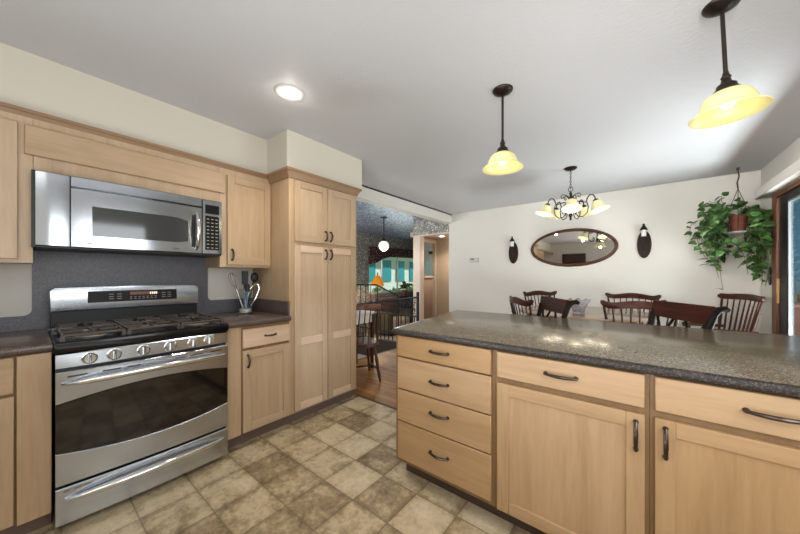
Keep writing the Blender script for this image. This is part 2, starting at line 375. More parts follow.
# sunken room walls
m = MB(); w0, w1, wb, wt = 6.02, 8.35, .72, 2.0
for a0, a1, b0, b1 in ((2.0, w0, -.5, H), (w0, w1, -.5, wb), (w0, w1, wt, H), (w1, 8.8, -.5, H)): m.box(XS-.14, XS, a0, a1, b0, b1)
struct('wall_sunken_left', m, foil_wall)
struct('wall_sunken_near', MB().box(XS-.14, XL-.14, 1.96, 2.085, -.5, H), foil_wall)
struct('wall_sunken_far', MB().box(XS-.14, -2.5, 8.7, 8.84, -.5, H), wall_m)
p0, p1 = Vector((-3.80, 5.34)), Vector((-5.9, 8.28)); L_ = (p1-p0).length
o = struct('wall_divider', MB().box(0, L_, -.05, 0, -.5, H), foil_wall); o.location = ((p0.x+p1.x)/2, (p0.y+p1.y)/2, -.5); o.rotation_euler = (0, 0, math.atan2(p1.y-p0.y, p1.x-p0.x))
struct('wall_over_hall', MB().box(-3.77, XL-.06, YB, YB+.14, 2.095, H), foil_wall)
# hall
m = MB(); m.box(-3.765, -3.585, YB-.012, YB+.14, -.38, 2.095, .004); m.box(-3.6, XL-.05, YB-.006, YB+.14, 2.075, 2.10, .003); struct('door_2', m, tan_trim)
m = MB(); m.box(-3.95, XL-.06, YB+.14, 6.4, 2.095, 2.2); struct('ceiling_hall', m, paint('hall_ceiling_paint', (198, 178, 154)))
m = MB(); m.box(-3.80, -3.74, 5.34, 5.47, 0, 2.1); m.box(-3.80, -3.74, 6.02, 6.15, 0, 2.1); m.box(-3.80, -3.74, 5.47, 6.02, 2.0, 2.1)
m.box(-3.74, XL-.06, 6.1, 6.2, 0, 2.1); m.box(XL-.06, XL, 5.34, 6.2, 0, 2.1); struct('wall_hall', m, hall_m)
m = MB(); m.box(-3.742, -3.72, 5.42, 5.475, 0, 2.05, .004); m.box(-3.742, -3.72, 6.015, 6.075, 0, 2.05, .004); m.box(-3.742, -3.72, 5.42, 6.075, 1.99, 2.05, .004); struct('door_3', m, tan_trim)
# ------------------------------------------------------------------ left run of cabinets
LF = left_front(-2.22); UF = left_front(-2.517)
t = thing('base_cabinet', 'maple base cabinet left of the range, drawer over a door', 'cabinet', (-2.52, -.3, 0))
m = MB(); m.box(XL+.004, -2.22, -.75, .083, .10, .872); m.build('body', maple_frame_shaded, t)
MB().box(XL+.004, -2.29, -.75, .083, 0, .10).build('toe_kick', toe_left, t)
m = MB(); m.box(-2.22, -2.20, -.022, .081, .10, .870, .002); m.build('filler_stile', maple_z, t)
d = slab(LF, -.6, -.03, .705, .868, t, maple_y); pull(LF, -.36, .79, -.26, .79, d)
d = shaker(LF, -.6, -.03, .11, .69, t, maple_y); pull(LF, -.085, .52, -.085, .62, d)
t = thing('base_cabinet', 'maple base cabinet between the range and the pantry', 'cabinet', (-2.52, 1.1, 0))
MB().box(XL+.004, -2.22, .862, 1.336, .10, .872).build('body', maple_frame_shaded, t)
MB().box(XL+.004, -2.29, .862, 1.336, 0, .10).build('toe_kick', toe_left, t)
m = MB(); m.box(-2.22, -2.216, .862, .962, .10, .870); m.build('filler_stile', maple_z, t)
d = slab(LF, .972, 1.337, .716, .85, t, maple_pale); pull(LF, 1.13, .786, 1.215, .786, d)
d = shaker(LF, .972, 1.337, .11, .695, t, maple_y); pull(LF, 1.005, .575, 1.005, .665, d)
t = thing('pantry_cabinet', 'tall maple pantry cabinet with four doors at end of run', 'cabinet', (-2.52, 1.71, 0))
m = MB(); m.box(XL+.004, -2.22, 1.34, 2.085, .10, 2.110); m.build('body', maple_z, t)
MB().box(XL+.004, -2.29, 1.34, 2.085, 0, .10).build('toe_kick', toe_left, t)
for a0, a1, hx in ((1.383, 1.713, 1.688), (1.720, 2.052, 1.745)):
    d = shaker(LF, a0, a1, 1.524, 2.03, t, maple_y); pull(LF, hx, 1.55, hx, 1.635, d)
    d = shaker(LF, a0, a1, .12, 1.492, t, maple_pale, mid=(.655, .715)); pull(LF, hx, 1.385, hx, 1.47, d)
t = thing('hinge_bracket', 'small dark hook under header beam beside pantry crown', 'hook', (XL+.03, 2.2, 2.15))
MB().box(XL-.02, XL-.005, 2.2, 2.215, 2.17, 2.262, .002).build('plate', iron, t); MB().tube([(XL-.012, 2.207, 2.17), (XL+.01, 2.207, 2.155), (XL+.014, 2.207, 2.175)], .004).build('hook', iron, t)
# wall cabinets
t = thing('wall_cabinet', 'maple wall cabinet cut off at the left edge', 'cabinet', (-2.69, -.35, 1.30))
MB().box(XL+.004, -2.517, -.75, .028, 1.305, 2.11).build('body', maple_z, t)
d = shaker(UF, -.55, -.022, 1.325, 2.03, t, maple_y); pull(UF, -.50, 1.36, -.50, 1.44, d)
t = thing('wall_cabinet', 'shallow maple wall cabinet with one long panel above the microwave', 'cabinet', (-2.69, .5, 1.80))
MB().box(XL+.004, -2.517,   .03, .934, 1.795, 2.11).build('body', maple_z, t)
slab(UF, .0, .966, 1.875, 2.03, t, maple_y, name='panel_front')
t = thing('wall_cabinet', 'maple wall cabinet with one door beside the pantry', 'cabinet', (-2.69, 1.15, 1.30))
MB().box(XL+.004, -2.517, .936, 1.338, 1.305, 2.11).build('body', maple_z, t)
d = shaker(UF, .985, 1.334, 1.325, 2.025, t, maple_y); pull(UF, 1.018, 1.36, 1.018, 1.445, d)

# worktops and backsplash
def top_profile(x_front, z0=.874, z1=.914): return [(XL+.003, z0), (x_front-.012, z0), (x_front-.003, z0+.006), (x_front, z0+.016), (x_front, z1-.012), (x_front-.004, z1-.004), (x_front-.012, z1), (XL+.003, z1)]
o = MB().prism(top_profile(-2.19), lambda p, q, a: (p, a, q), -1.6, .084).build('worktop', left_lam); tag(o, 'brown speckled laminate worktop left of the range', 'worktop')
m = MB().prism(top_profile(-2.178), lambda p, q, a: (p, a, q), .861, 1.337); m.box(-2.8, -2.2, 1.319, 1.3375, .914, 1.03, .003)
o = m.build('worktop', left_lam); tag(o, 'brown speckled laminate worktop between range and pantry', 'worktop')
def fillet(cx, cy, r, a0, a1, n=7): return [(cx + r*math.cos(R(a0+(a1-a0)*i/n)), cy + r*math.sin(R(a0+(a1-a0)*i/n))) for i in range(n+1)]
r = .035
poly = [(-1.6, .915), (1.337, .915), (1.337, 1.03)] + fillet(.96+r, 1.03+r, r, 270, 180) + [(.96, 1.392), (.028, 1.392)] + fillet(.028-r, 1.0+r, r, 0, -90) + [(-1.6, 1.0)]
o = MB().prism(poly, lambda p, q, a: (a, p, q), XL+.001, XL+.014).build('backsplash', splash_lam); tag(o, 'blue-grey speckled laminate backsplash panel rising behind the range', 'backsplash')

# ------------------------------------------------------------------ gas range
G = left_front(-2.163); y0, y1 = .092, .854; ym = (y0+y1)/2; hw = (y1-y0)/2
def bow(a, b=.016): return b*(1 - ((a-ym)/hw)**2)
def arcpanel(zlo, zhi, d0, parent, name, mt, a0=y0, a1=y1, n=24, bulge=.016, mid=ym, half=hw, F=G, bev=True):
    m = MB(); bm = m.bm; cols = []
    for i in range(n+1):
        a = a0 + (a1-a0)*i/n; d = d0 + bulge*(1-((a-mid)/half)**2); lo, hi = (zlo(a) if callable(zlo) else zlo), (zhi(a) if callable(zhi) else zhi)
        e = .005 if bev else .0001
        cols.append([bm.verts.new(F(a, z, dd)) for z, dd in ((lo, d-.03), (lo, d-e), (lo+e, d), (hi-e, d), (hi, d-e), (hi, d-.03))])
    for A, B in zip(cols, cols[1:]):
        for k in range(5): bm.faces.new((A[k], B[k], B[k+1], A[k+1]))
        bm.faces.new((A[5], B[5], B[0], A[0]))
    bm.faces.new(cols[0]); bm.faces.new(cols[-1][::-1])
    return m.build(name, mt, parent, smooth=30)
def bar(F, a0, a1, z, d, out, parent, mt, r=.012, sag=.0, name='handle'):
    m = MB(); n = 17; pts, rr = [], []
    for i in range(n):
        k = i/(n-1); s_ = math.sin(math.pi*k); pts.append(F(a0+(a1-a0)*k, z + sag*s_, d + out*min(1, s_**.6*1.02))); rr.append(r*(.45 + .55*min(1, s_*2.2)))
    m.tube(pts, rr, 10); return m.build(name, mt, parent)
rg = thing('gas_range', 'stainless steel gas range with black cooktop between the worktops', 'range', (-2.48, ym, 0))
m = MB(); m.box(XL+.016, -2.195, y0, y1, .03, .875); m.build('body', mat('range_side_paint', (30, 30, 32), .4), rg)
for fx in (-2.75, -2.26):
    for fy in (y0+.05, y1-.05): MB().cyl((fx, fy, 0), (fx, fy, .032), .02).build('foot', black_matte, rg)
dr = arcpanel(.034, .212, 0, rg, 'drawer', steel_y); bar(G, .122, .822, .158, .004, .055, dr, chrome, .016, .010)
m = MB()
for i, w_ in enumerate((.018, .03, .026)): fbox(m, G, .118+i*.034, .118+i*.034+w_, .194, .1965, .003+i*.002, .0075+i*.0022)
m.build('lettering', mat('engraved_grey', (82, 82, 84), .5), dr)
lo_a = lambda a: .385 - .04*(1-((a-ym)/hw)**2); hi_a = lambda a: .615 + .04*(1-((a-ym)/hw)**2)
od = arcpanel(.224, lo_a, 0, rg, 'oven_door', steel_y); arcpanel(hi_a, .772, 0, od, 'door_top', steel_y)
arcpanel(lambda a: lo_a(a)+.0005, lambda a: hi_a(a)-.0005, -.003, od, 'oven_window', black_glass, bev=False)
bar(G, .112, .83, .715, .004, .06, od, chrome, .017, .012)
for a0, a1 in ((.13, .21), (.25, .32), (.345, .4), (.56, .61), (.635, .70), (.735, .815)):
    m = MB(); fbox(m, G, a0, a1, .744, .750, bow((a0+a1)/2)-.004, bow((a0+a1)/2)+.0018); m.build('vent_slot', black_matte, od)
cpn = arcpanel(.786, .860, -.004, rg, 'control_panel', steel_y)
for a in (.205, .295, .413, .534, .650, .740):
    d0 = bow(a)-.005; b = .823
    m = MB().lathe([(.030, 0), (.030, .004), (.026, .006), (.025, .016), (.021, .02)], G(a, b, d0), 24, (1, 0, 0)); k = m.build('knob', chrome, rg)
    m = MB(); fbox(m, G, a-.005, a+.005, b-.024, b+.024, d0+.016, d0+.034, .003); m.build('grip', steel_y, k)
    m = MB(); fbox(m, G, a-.0015, a+.0015, b+.006, b+.022, d0+.033, d0+.0348); m.build('pointer', black_matte, k)
m = MB()
m.box(-2.745, -2.158, y0-.007, y1+.007, .863, .914, .010, 0, 2)
m.box(-2.73, -2.2, y0+.03, y1-.03, .9135, .9145); m.build('cooktop', black_gloss, rg)
BUR = ((-2.33, .225, .045), (-2.59, .225, .038), (-2.46, .4725, .05), (-2.33, .72, .05), (-2.59, .72, .036))
for bx, by, br in BUR:
    m = MB().lathe([(br*1.5, 0), (br*1.45, .004), (br, .006), (br, .014)], (bx, by, .9145), 24); k = m.build('burner', mat('burner_aluminium', (150, 140, 128), .4, .7), rg)
    MB().lathe([(br*.85, 0), (br*.85, .006), (br*.7, .009)], (bx, by, .9285), 24).build('cap', mat('burner_cap_iron', (36, 33, 31), .5), k)
gm = mat('cast_iron_grate', (74, 65, 60), .42, .3)
for a0, a1 in ((.108, .345), (.352, .593), (.60, .838)):
    m = MB(); zc = .949; X0, X1 = -2.715, -2.195; h_ = .0052; am = (a0+a1)/2
    for a in (a0, a1): m.box(X0, X1, a-h_+(.007 if a == a0 else -.007), a+h_+(.007 if a == a0 else -.007), zc-.014, zc, .003)
    for x in (X0, (X0+X1)/2, X1): m.box(x-h_, x+h_, a0, a1, zc-.014, zc, .003)
    for x in ((X0*3+X1)/4, (X0+3*X1)/4):
        m.box(x-.005, x+.005, a0, am-.03, zc-.013, zc+.001, .002); m.box(x-.005, x+.005, am+.03, a1, zc-.013, zc+.001, .002)
        m.box(x-.105, x-.035, am-.005, am+.005, zc-.013, zc+.001, .002); m.box(x+.035, x+.105, am-.005, am+.005, zc-.013, zc+.001, .002)
    for x in (X0, X1):
        for a in (a0+.007, a1-.007): m.box(x-.008, x+.008, a-.008, a+.008, .9145, zc-.01)
    m.build('grate', gm, rg)
m = MB().prism([(-2.815, .90), (-2.715, .90), (-2.725, 1.02), (-2.815, 1.02)], lambda p, q, a: (p, a, q), y0+.006, y1-.006); MB().box(-2.72, -2.706, y0+.004, y1-.004, .9155, .924, .002).build('trim_strip', steel_y, rg); bgd = m.build('backguard', mat('backguard_enamel', (16, 16, 18), .4, spec=.25), rg)
poly = [(y0+.002, 1.024), (y1-.002, 1.024)] + fillet(y1-.022, 1.142, .02, 0, 90, 5) + [(ym, 1.168)] + fillet(y0+.022, 1.142, .02, 90, 180, 5)
m = MB().prism(poly, lambda p, q, a: (a - (q-1.024)*.1, p, q), -2.815, -2.70, bev=.004); m.build('backguard_panel', steel_y, rg)
bx_ = lambda q: -2.70 - (q-1.024)*.1
def bg_plate(m, a0, a1, b0, b1, e, mi=0):
    f_ = [(bx_(b0)+e, a0, b0), (bx_(b0)+e, a1, b0), (bx_(b1)+e, a1, b1), (bx_(b1)+e, a0, b1)]; g_ = [(x-.004, y, z) for x, y, z in f_]
    A = [m.bm.verts.new(p) for p in f_]; B = [m.bm.verts.new(p) for p in g_]
    fs = [m.bm.faces.new(A), m.bm.faces.new(B[::-1])] + [m.bm.faces.new((A[k], B[k], B[(k+1) % 4], A[(k+1) % 4])) for k in range(4)]
    for q in fs: q.material_index = mi
m = MB(); bg_plate(m, .248, .712, 1.066, 1.138, .0015)          # dark glass with its printed key marks
for a in (.345, .385, .622, .655):
    for b in (1.084, 1.098, 1.114): bg_plate(m, a, a+.022, b, b+.004, .0028, 1)
for i in range(7): bg_plate(m, .448+i*.022, .460+i*.022, 1.080, 1.084, .0028, 1); bg_plate(m, .448+i*.022, .460+i*.022, 1.092, 1.096, .0028, 1)
dp = m.build('display', [mat('display_black', (20, 17, 16), .4, spec=.2), mat('key_print', (150, 144, 134), .5)], rg)
m = MB(); bg_plate(m, .45, .60, 1.108, 1.128, .0022)
for i, a in enumerate((.555, .567, .578, .588)): bg_plate(m, a, a+.006, 1.110, 1.124, .003, 1)
m.build('clock', [mat('display_red_strip', (92, 44, 30), .3, emit=(150, 60, 30), es=.15), mat('clock_lit', (250, 240, 215), .3, emit=(255, 240, 210), es=1.3)], dp)
m = MB(); bg_plate(m, .118, .131, 1.034, 1.040, .0015); bg_plate(m, .13, .165, 1.0355, 1.0385, .0016); m.build('maker_mark', mat('engraved_dark', (58, 52, 46), .5), rg)

# ------------------------------------------------------------------ microwave
mw = thing('microwave', 'stainless steel over-range microwave hung under the wall cabinet', 'microwave', (-2.64, .475, 1.39))
MF = left_front(-2.44); ma, mb_ = .160, .790; mm = (ma+mb_)/2; mh = (mb_-ma)/2
m = MB(); m.box(XL+.016, -2.465, .022, .924, 1.388, 1.791); m.build('body', black_matte, mw)
arcpanel(1.394, 1.789, -.008, mw, 'filler_panel', steel_mw, .036, .155, 8, .004, .1, .056, MF)
arcpanel(1.728, 1.789, -.002, mw, 'vent_strip', steel_mw, ma, mb_, 20, .012, mm, mh, MF)
md = arcpanel(1.394, 1.724, 0, mw, 'door', steel_mw, ma, mb_, 20, .012, mm, mh, MF)
wl_ = lambda a: 1.464 + .012*max(0, (a-.62)/.086)**2; wh_ = lambda a: 1.632 - .018*max(0, (a-.60)/.106)**2
arcpanel(wl_, wh_, .0015, md, 'window', mat('microwave_window', (58, 60, 62), .08, .35, spec=.9), .241, .706, 20, .012, mm, mh, MF, bev=False)
m = MB(); n = 13; pts = []; 
for i in range(n):
    k = i/(n-1); pts.append(MF(.755, 1.422+.262*k, .004 + .05*math.sin(math.pi*k)**.7))
m.tube(pts, [.008+.009*math.sin(math.pi*i/12) for i in range(13)], 10); m.build('handle', chrome, md)
m = MB(); fbox(m, MF, .728, .750, 1.44, 1.665, .0, .012, .003); m.build('handle_recess', black_matte, md)
m = MB(); fbox(m, MF, .225, .234, 1.418, 1.425, .004, .0075); fbox(m, MF, .233, .262, 1.4195, 1.4235, .004, .0085); m.build('maker_mark', mat('engraved_dark'), md); m = MB(); fbox(m, MF, .62, .655, 1.418, 1.422, .004, .0105); m.build('maker_mark', mat('engraved_dark'), md)
cpn = arcpanel(1.394, 1.789, 0, mw, 'control_panel', steel_mw, .796, .922, 6, .003, .856, .06, MF)
m = MB(); fbox(m, MF, .812, .902, 1.425, 1.672, .0, .0055, .002)
for i in range(3):
    for j in range(9): fbox(m, MF, .820+i*.028, .836+i*.028, 1.437+j*.026, 1.443+j*.026, .005, .0061, 0, 1)
m.build('keypad', [black_gloss, mat('key_print')], mw)
m = MB(); fbox(m, MF, .812, .902, 1.688, 1.752, .0, .0055, .002); m.build('display', black_gloss, mw)
m = MB(); fbox(m, left_front(-2.465), .034, .918, 1.384, 1.394, -.30, .024, .002); m.build('underside', black_matte, mw)

# ------------------------------------------------------------------ peninsula
IF = island_front(1.44)
def isl_unit(label, a0, a1):
    t = thing('island_cabinet', label, 'cabinet', ((a0+a1)/2, 1.75, 0))
    MB().box(a0, a1, 1.44, 2.02, .10, .872).build('body', maple_frame_shaded, t)
    MB().box(a0+(.02 if a0 < -1 else 0), a1, 1.515, 2.0, 0, .10).build('toe_kick', toe_mat, t); return t
t = isl_unit('maple island cabinet with a stack of four drawers', -1.173, -.546)
for b0, b1, hb in ((.750, .874, .814), (.554, .741, .645), (.361, .547, .47), (.128, .354, .25)):
    d = slab(IF, -1.148, -.561, b0, b1, t, maple_ix); pull(IF, -.912, hb, -.795, hb, d)
t = isl_unit('maple island cabinet with a drawer over one door, beside the drawer stack', -.545, .035)
d = slab(IF, -.531, .022, .748, .871, t, maple_ix); pull(IF, -.318, .811, -.195, .811, d)
d = shaker(IF, -.531, .022, .11, .722, t, maple_ix); pull(IF, -.004, .588, -.004, .695, d)
t = isl_unit('maple island cabinet with a drawer over one door, cut off at right edge', .036, .620)
d = slab(IF, .050, .606, .748, .871, t, maple_ix); pull(IF, .266, .811, .39, .811, d)
d = shaker(IF, .050, .606, .11, .722, t, maple_ix); pull(IF, .079, .588, .079, .695, d)
t = isl_unit('maple filler cabinet closing the island against the right wall', .621, XR-.002)
slab(IF, .635, 1.08, .11, .864, t, maple_iz, name='panel_front')
poly = [(-1.345, 2.56), (-1.192, 1.43)] + fillet(-1.162, 1.43, .03, 180, 270, 5) + [(XR-.002, 1.40), (XR-.002, 2.60)]
m = MB(); bm = m.bm
lay = ((.0, .880, .012), (.0, .884, .002), (.0, .888, 0), (.0, .903, 0), (.0, .910, .004), (.0, .914, .012))
cx, cy = -.1, 2.0
rings = []
for _, z, ins in lay:
    rings.append([bm.verts.new((x + (ins if x < 0 else 0), y + (ins if y < 2 else -ins), z)) for x, y in poly])
n = len(poly)
for A, B in zip(rings, rings[1:]):
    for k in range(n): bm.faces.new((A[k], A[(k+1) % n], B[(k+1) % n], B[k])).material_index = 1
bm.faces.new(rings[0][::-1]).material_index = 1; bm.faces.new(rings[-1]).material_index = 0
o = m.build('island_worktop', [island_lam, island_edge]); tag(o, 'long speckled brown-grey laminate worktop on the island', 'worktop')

# ------------------------------------------------------------------ ceiling lights
def pendant(x, y, label, lift, lean):
    t = thing('pendant_light', label, 'pendant light', (x, y, H-.001), 'glass pendants over the island')
    ax = Vector((math.sin(R(lean)), 0, -math.cos(R(lean)))); c_ = Vector((x, y, H)); zz = lambda pf: [(r_, H - z - lift) for r_, z in pf]
    MB().lathe([(.01, -.034), (.03, -.03), (.056, -.016), (.063, -.006), (.063, -.0005)], (x, y, H), 28).build('canopy', bronze, t)
    MB().cyl(c_ + ax*.03, c_ + ax*(H-2.06-lift), .0075, n=12).build('rod', bronze, t)
    MB().lathe(zz([(.046, 1.985), (.044, 1.998), (.034, 2.008), (.032, 2.022), (.018, 2.034), (.014, 2.05), (.018, 2.056), (.012, 2.066), (.009, 2.08)]), c_, 24, ax).build('socket_cup', bronze, t)
    pf = [(.042, 1.992), (.058, 1.986), (.076, 1.970), (.087, 1.946), (.093, 1.926), (.104, 1.911), (.118, 1.902), (.126, 1.897), (.125, 1.893), (.116, 1.896), (.101, 1.905), (.089, 1.921), (.082, 1.944), (.071, 1.966), (.055, 1.980), (.040, 1.986)]
    MB().lathe(zz(pf), c_, 40, ax, caps=False).build('shade', shade_m, t, smooth=60)
    MB().lathe(zz([(.004, 1.918), (.018, 1.924), (.027, 1.94), (.026, 1.955), (.016, 1.972), (.013, 1.99)]), c_, 18, ax).build('bulb', bulb_m, t)
    lamp('POINT', 'pendant_glow', c_ + ax*(H-1.88-lift), .5, (1, .9, .68), radius=.03)
pendant(-.68, 1.92, 'bronze pendant with cream bell shade nearer the dining chandelier', .035, 0)
pendant(.292, 1.915, 'bronze pendant with cream bell shade cut off by the photo top', .05, 2.2)

def can(x, y, z, label, e):
    t = thing('recessed_light', label, 'recessed light', (x, y, z))
    MB().lathe([(.062, -.004), (.088, -.006), (.094, -.002), (.094, 0), (.062, 0)], (x, y, z), 32).build('trim_ring', white_plastic, t)
    MB().lathe([(.001, -.007), (.03, -.0065), (.064, -.003)], (x, y, z), 28).build('lamp', can_m, t)
    lamp('SPOT', 'can_glow', (x, y, z-.03), e, (1, .95, .86), radius=.05, spot=140, blend=.8, direction=(0, 0, -1)); lamp('POINT', 'can_halo', (x, y, z-.035), .9, (1, .95, .86), radius=.03)
can(-1.785, 1.085, H, 'lit white recessed downlight in the kitchen ceiling', 38)
can(-3.31, 5.62, 2.095, 'lit recessed downlight in the small hall ceiling', 34)

# chandelier
cxx, cyy = -.58, 3.78
t = thing('chandelier', 'bronze scroll chandelier with five cream glass shades over dining table', 'chandelier', (cxx, cyy, 1.82))
MB().lathe([(.012, -.03), (.05, -.022), (.064, -.008), (.064, 0)], (cxx, cyy, H), 28).build('canopy', bronze, t)
m = MB()
for i in range(9):
    z = H-.034-.0235*i; pts = [Vector((.008*math.cos(q), 0, .017*math.sin(q))) for q in [2*math.pi*k/10 for k in range(10)]]
    m.tube([Vector((cxx, cyy, z)) + (p if i % 2 else Vector((0, p.x, p.z))) for p in pts], .0022, 6, closed=True)
m.build('chain', bronze, t)
m = MB(); m.tube([(cxx+.024*math.cos(q), cyy, 2.20+.024*math.sin(q)) for q in [2*math.pi*k/16 for k in range(16)]], .0035, 6, closed=True); m.build('ring', bronze, t)
u_ = .055
MB().lathe([(r_, z+u_) for r_, z in ((.004, 1.80), (.012, 1.81), (.008, 1.83), (.022, 1.85), (.012, 1.88), (.009, 1.95), (.018, 1.99), (.03, 2.02), (.014, 2.045), (.01, 2.08), (.016, 2.1), (.006, 2.118))], (cxx, cyy, 0), 18).build('column', bronze, t)
for i in range(5):
    q = R(-79 + 72*i); dx, dy = math.cos(q), math.sin(q)
    P = lambda r_, z: (cxx + dx*r_, cyy + dy*r_, z+u_)
    m = MB(); m.tube([P(.012, 1.985), P(.07, 2.0), P(.12, 1.985), P(.15, 1.975), P(.163, 2.02), (P(.185, 2.048)), P(.212, 2.045), P(.231, 2.02), P(.238, 1.985)], .0062, 8)
    a = m.build('arm', bronze, t)
    m = MB(); m.tube([P(.158, 1.975), P(.172, 1.92), P(.16, 1.86), P(.12, 1.825), P(.075, 1.835), P(.052, 1.87), P(.066, 1.895), P(.084, 1.885), P(.078, 1.868)], .005, 7)
    m.tube([P(.012, 2.03), P(.045, 2.08), P(.085, 2.088), P(.102, 2.065), P(.088, 2.042), P(.07, 2.05), P(.076, 2.064)], .0048, 7); m.build('scroll', bronze, a)
    ax = Vector((dx*.33, dy*.33, -1)).normalized(); top = Vector(P(.238, 1.985))
    MB().lathe([(.01, -.012), (.026, 0), (.028, .016), (.02, .02)], top, 16, ax).build('cup', bronze, t)
    MB().lathe([(r_*1.08, z*1.1) for r_, z in ((.022, .010), (.036, .018), (.046, .040), (.052, .064), (.064, .086), (.086, .104), (.083, .106), (.061, .090), (.048, .066), (.041, .042), (.030, .022), (.018, .014))], top, 28, ax, caps=False).build('shade', shade_c, t, smooth=60)
    MB().sphere(top + ax*.075, .021, n=12).build('bulb', bulb_m, t)
    lamp('POINT', 'chandelier_glow', top + ax*.125, 1.6, (1, .9, .72), radius=.02)

# ------------------------------------------------------------------ back wall pieces
def ell(cx_, cz_, rx, rz, n=56): return [(cx_ + rx*math.cos(2*math.pi*k/n), cz_ + rz*math.sin(2*math.pi*k/n)) for k in range(n)]
fx, fz, rx, rz = -.79, 1.667, .555, .262
t = thing('oval_mirror', 'wide oval mirror in a dark brown frame on back wall', 'mirror', (fx, YB, fz))
m = MB(); prof = [(-.018, .004), (-.012, .026), (.006, .034), (.024, .026), (.03, .012), (.03, .002)]; rings = []
for po, d in prof: rings.append([m.bm.verts.new((x, YB-d, z)) for x, z in ell(fx, fz, rx-po+.012, rz-po+.012)])
for A, B in zip(rings, rings[1:]):
    for k in range(56): m.bm.faces.new((A[k], A[(k+1) % 56], B[(k+1) % 56], B[k]))
m.build('frame', wood('mirror_frame_wood', (46, 28, 22), (82, 54, 42), (104, 72, 58), 'x', .35, .02), t, smooth=60)
m = MB().prism(ell(fx, fz, rx-.008, rz-.008), lambda p, q, a: (p, a, q), YB-.012, YB-.003); m.build('mirror_glass', mirror_m, t)
def sconce(x, z, label):
    t = thing('wall_sconce', label, 'sconce', (x, YB, z-.19), 'candle sconces on the back wall')
    MB().prism(ell(x+.012, z-.04, .077, .185, 36), lambda p, q, a: (p, a, q), YB-.022, YB-.002, bev=.006).build('plaque', wood('sconce_wood', (24, 13, 10), (44, 24, 18), (60, 34, 26), 'z', .5, .02), t)
    m = MB(); m.tube([(x+.01, YB-.02, z-.12), (x+.015, YB-.05, z-.10), (x+.006, YB-.06, z-.02), (x+.006, YB-.06, z+.05)], .008, 8); m.lathe([(.012, .0), (.034, .008), (.036, .016), (.02, .018)], (x+.006, YB-.06, z+.045), 18); m.build('arm', iron, t)
    MB().lathe([(.027, 0), (.028, .08), (.024, .085)], (x+.006, YB-.06, z+.064), 18).build('candle_glass', mat('milk_glass', (232, 230, 224), .3), t)
    MB().lathe([(.044, 0), (.042, .006), (.024, .04), (.012, .06), (.015, .07), (.006, .086)], (x+.006, YB-.06, z+.149), 18).build('cap', iron, t)
sconce(-1.665, 1.67, 'oval wood candle sconce left of the mirror')
sconce(.062, 1.70, 'oval wood candle sconce between the mirror and the hanging plant')
t = thing('thermostat', 'small grey-white thermostat on the back wall by hall', 'thermostat', (-2.37, YB, 1.49))
MB().box(-2.46, -2.28, YB-.026, YB-.001, 1.485, 1.575, .008, 0, 2).build('case', mat('thermostat_plastic', (196, 196, 190), .5), t)
MB().box(-2.435, -2.36, YB-.028, YB-.024, 1.53, 1.56, .001).build('screen', mat('lcd_grey', (96, 102, 98), .3), t)

# ------------------------------------------------------------------ sliding door, valance, sink window
m = MB(); x0, x1 = XR-.018, XR+.088
m.box(x0, x1, D1-.125, D1, 0, DT, .004); m.box(x0, x1, D0, D0+.08, 0, DT, .004); m.box(x0, x1, D0+.08, D1-.125, DT-.07, DT, .004); m.box(x0+.03, x1, D0+.08, D1-.125, 0, .025)
d1 = struct('door_1', m, brown_frame)
def dpanel(a0, a1, xx, par):
    m = MB(); z0, z1 = .026, DT-.071; w = .2 if a1 > 4 else .09
    m.box(xx, xx+.04, a1-w, a1, z0, z1, .003); m.box(xx, xx+.04, a0, a0+.09, z0, z1, .003); m.box(xx, xx+.04, a0+.09, a1-w, z0, z0+.1, .003); m.box(xx, xx+.04, a0+.09, a1-w, z1-.07, z1, .003)
    p = m.build('sliding_panel', dark_alu, par)
    m = MB(); m.box(xx+.006, xx+.034, a1-w-.012, a1-w, z0+.1, z1-.07); m.box(xx+.006, xx+.034, a0+.09, a1-w, z1-.088, z1-.07); m.build('gasket', silver, p)
    MB().box(xx+.016, xx+.022, a0+.09, a1-w-.022, z0+.1, z1-.088).build('pane', door_glass, p); return p
ORG[d1] = Vector(d1.location)
p = dpanel(3.72, 4.652, XR+.001, d1); dpanel(2.835, 3.80, XR+.045, d1)
m = MB(); m.box(XR-.042, XR-.022, 4.525, 4.55, .97, 1.21, .006); m.build('pull_handle', wood('handle_oak', (150, 106, 66), (186, 140, 94), (204, 160, 114), 'z', .4, .02), p)
m = MB()
for z in (1.0, 1.18): m.cyl((XR-.03, 4.537, z), (XR+.002, 4.537, z), .006, n=10)
m.build('handle_post', chrome, p)
m = MB(); m.prism(ell(4.87, 1.235, .028, .095, 20), lambda p_, q, a: (a, p_, q), XR-.016, XR-.001, bev=.004)
o = m.build('switch_plate', mat('dark_switch_wood', (48, 34, 28), .45)); tag(o, 'dark oval wall plate beside the sliding door frame', 'wall plate')
struct('trim_7', MB().box(XR-.12, XR-.001, 2.5, 4.86, 2.052, 2.142, .004), white_trim)
m = MB()
for a0, a1, b0, b1 in ((W0, W0+.05, WB, WT), (W1-.05, W1, WB, WT), (W0, W1, WB, WB+.05), (W0, W1, WT-.05, WT), ((W0+W1)/2-.02, (W0+W1)/2+.02, WB, WT)): m.box(XR+.015, XR+.075, a0, a1, b0, b1, .003)
w_ = struct('window_1', m, white_trim); ORG[w_] = Vector(w_.location)
MB().box(XR+.041, XR+.047, W0+.05, W1-.05, WB+.05, WT-.05).build('pane', win_glass, w_)

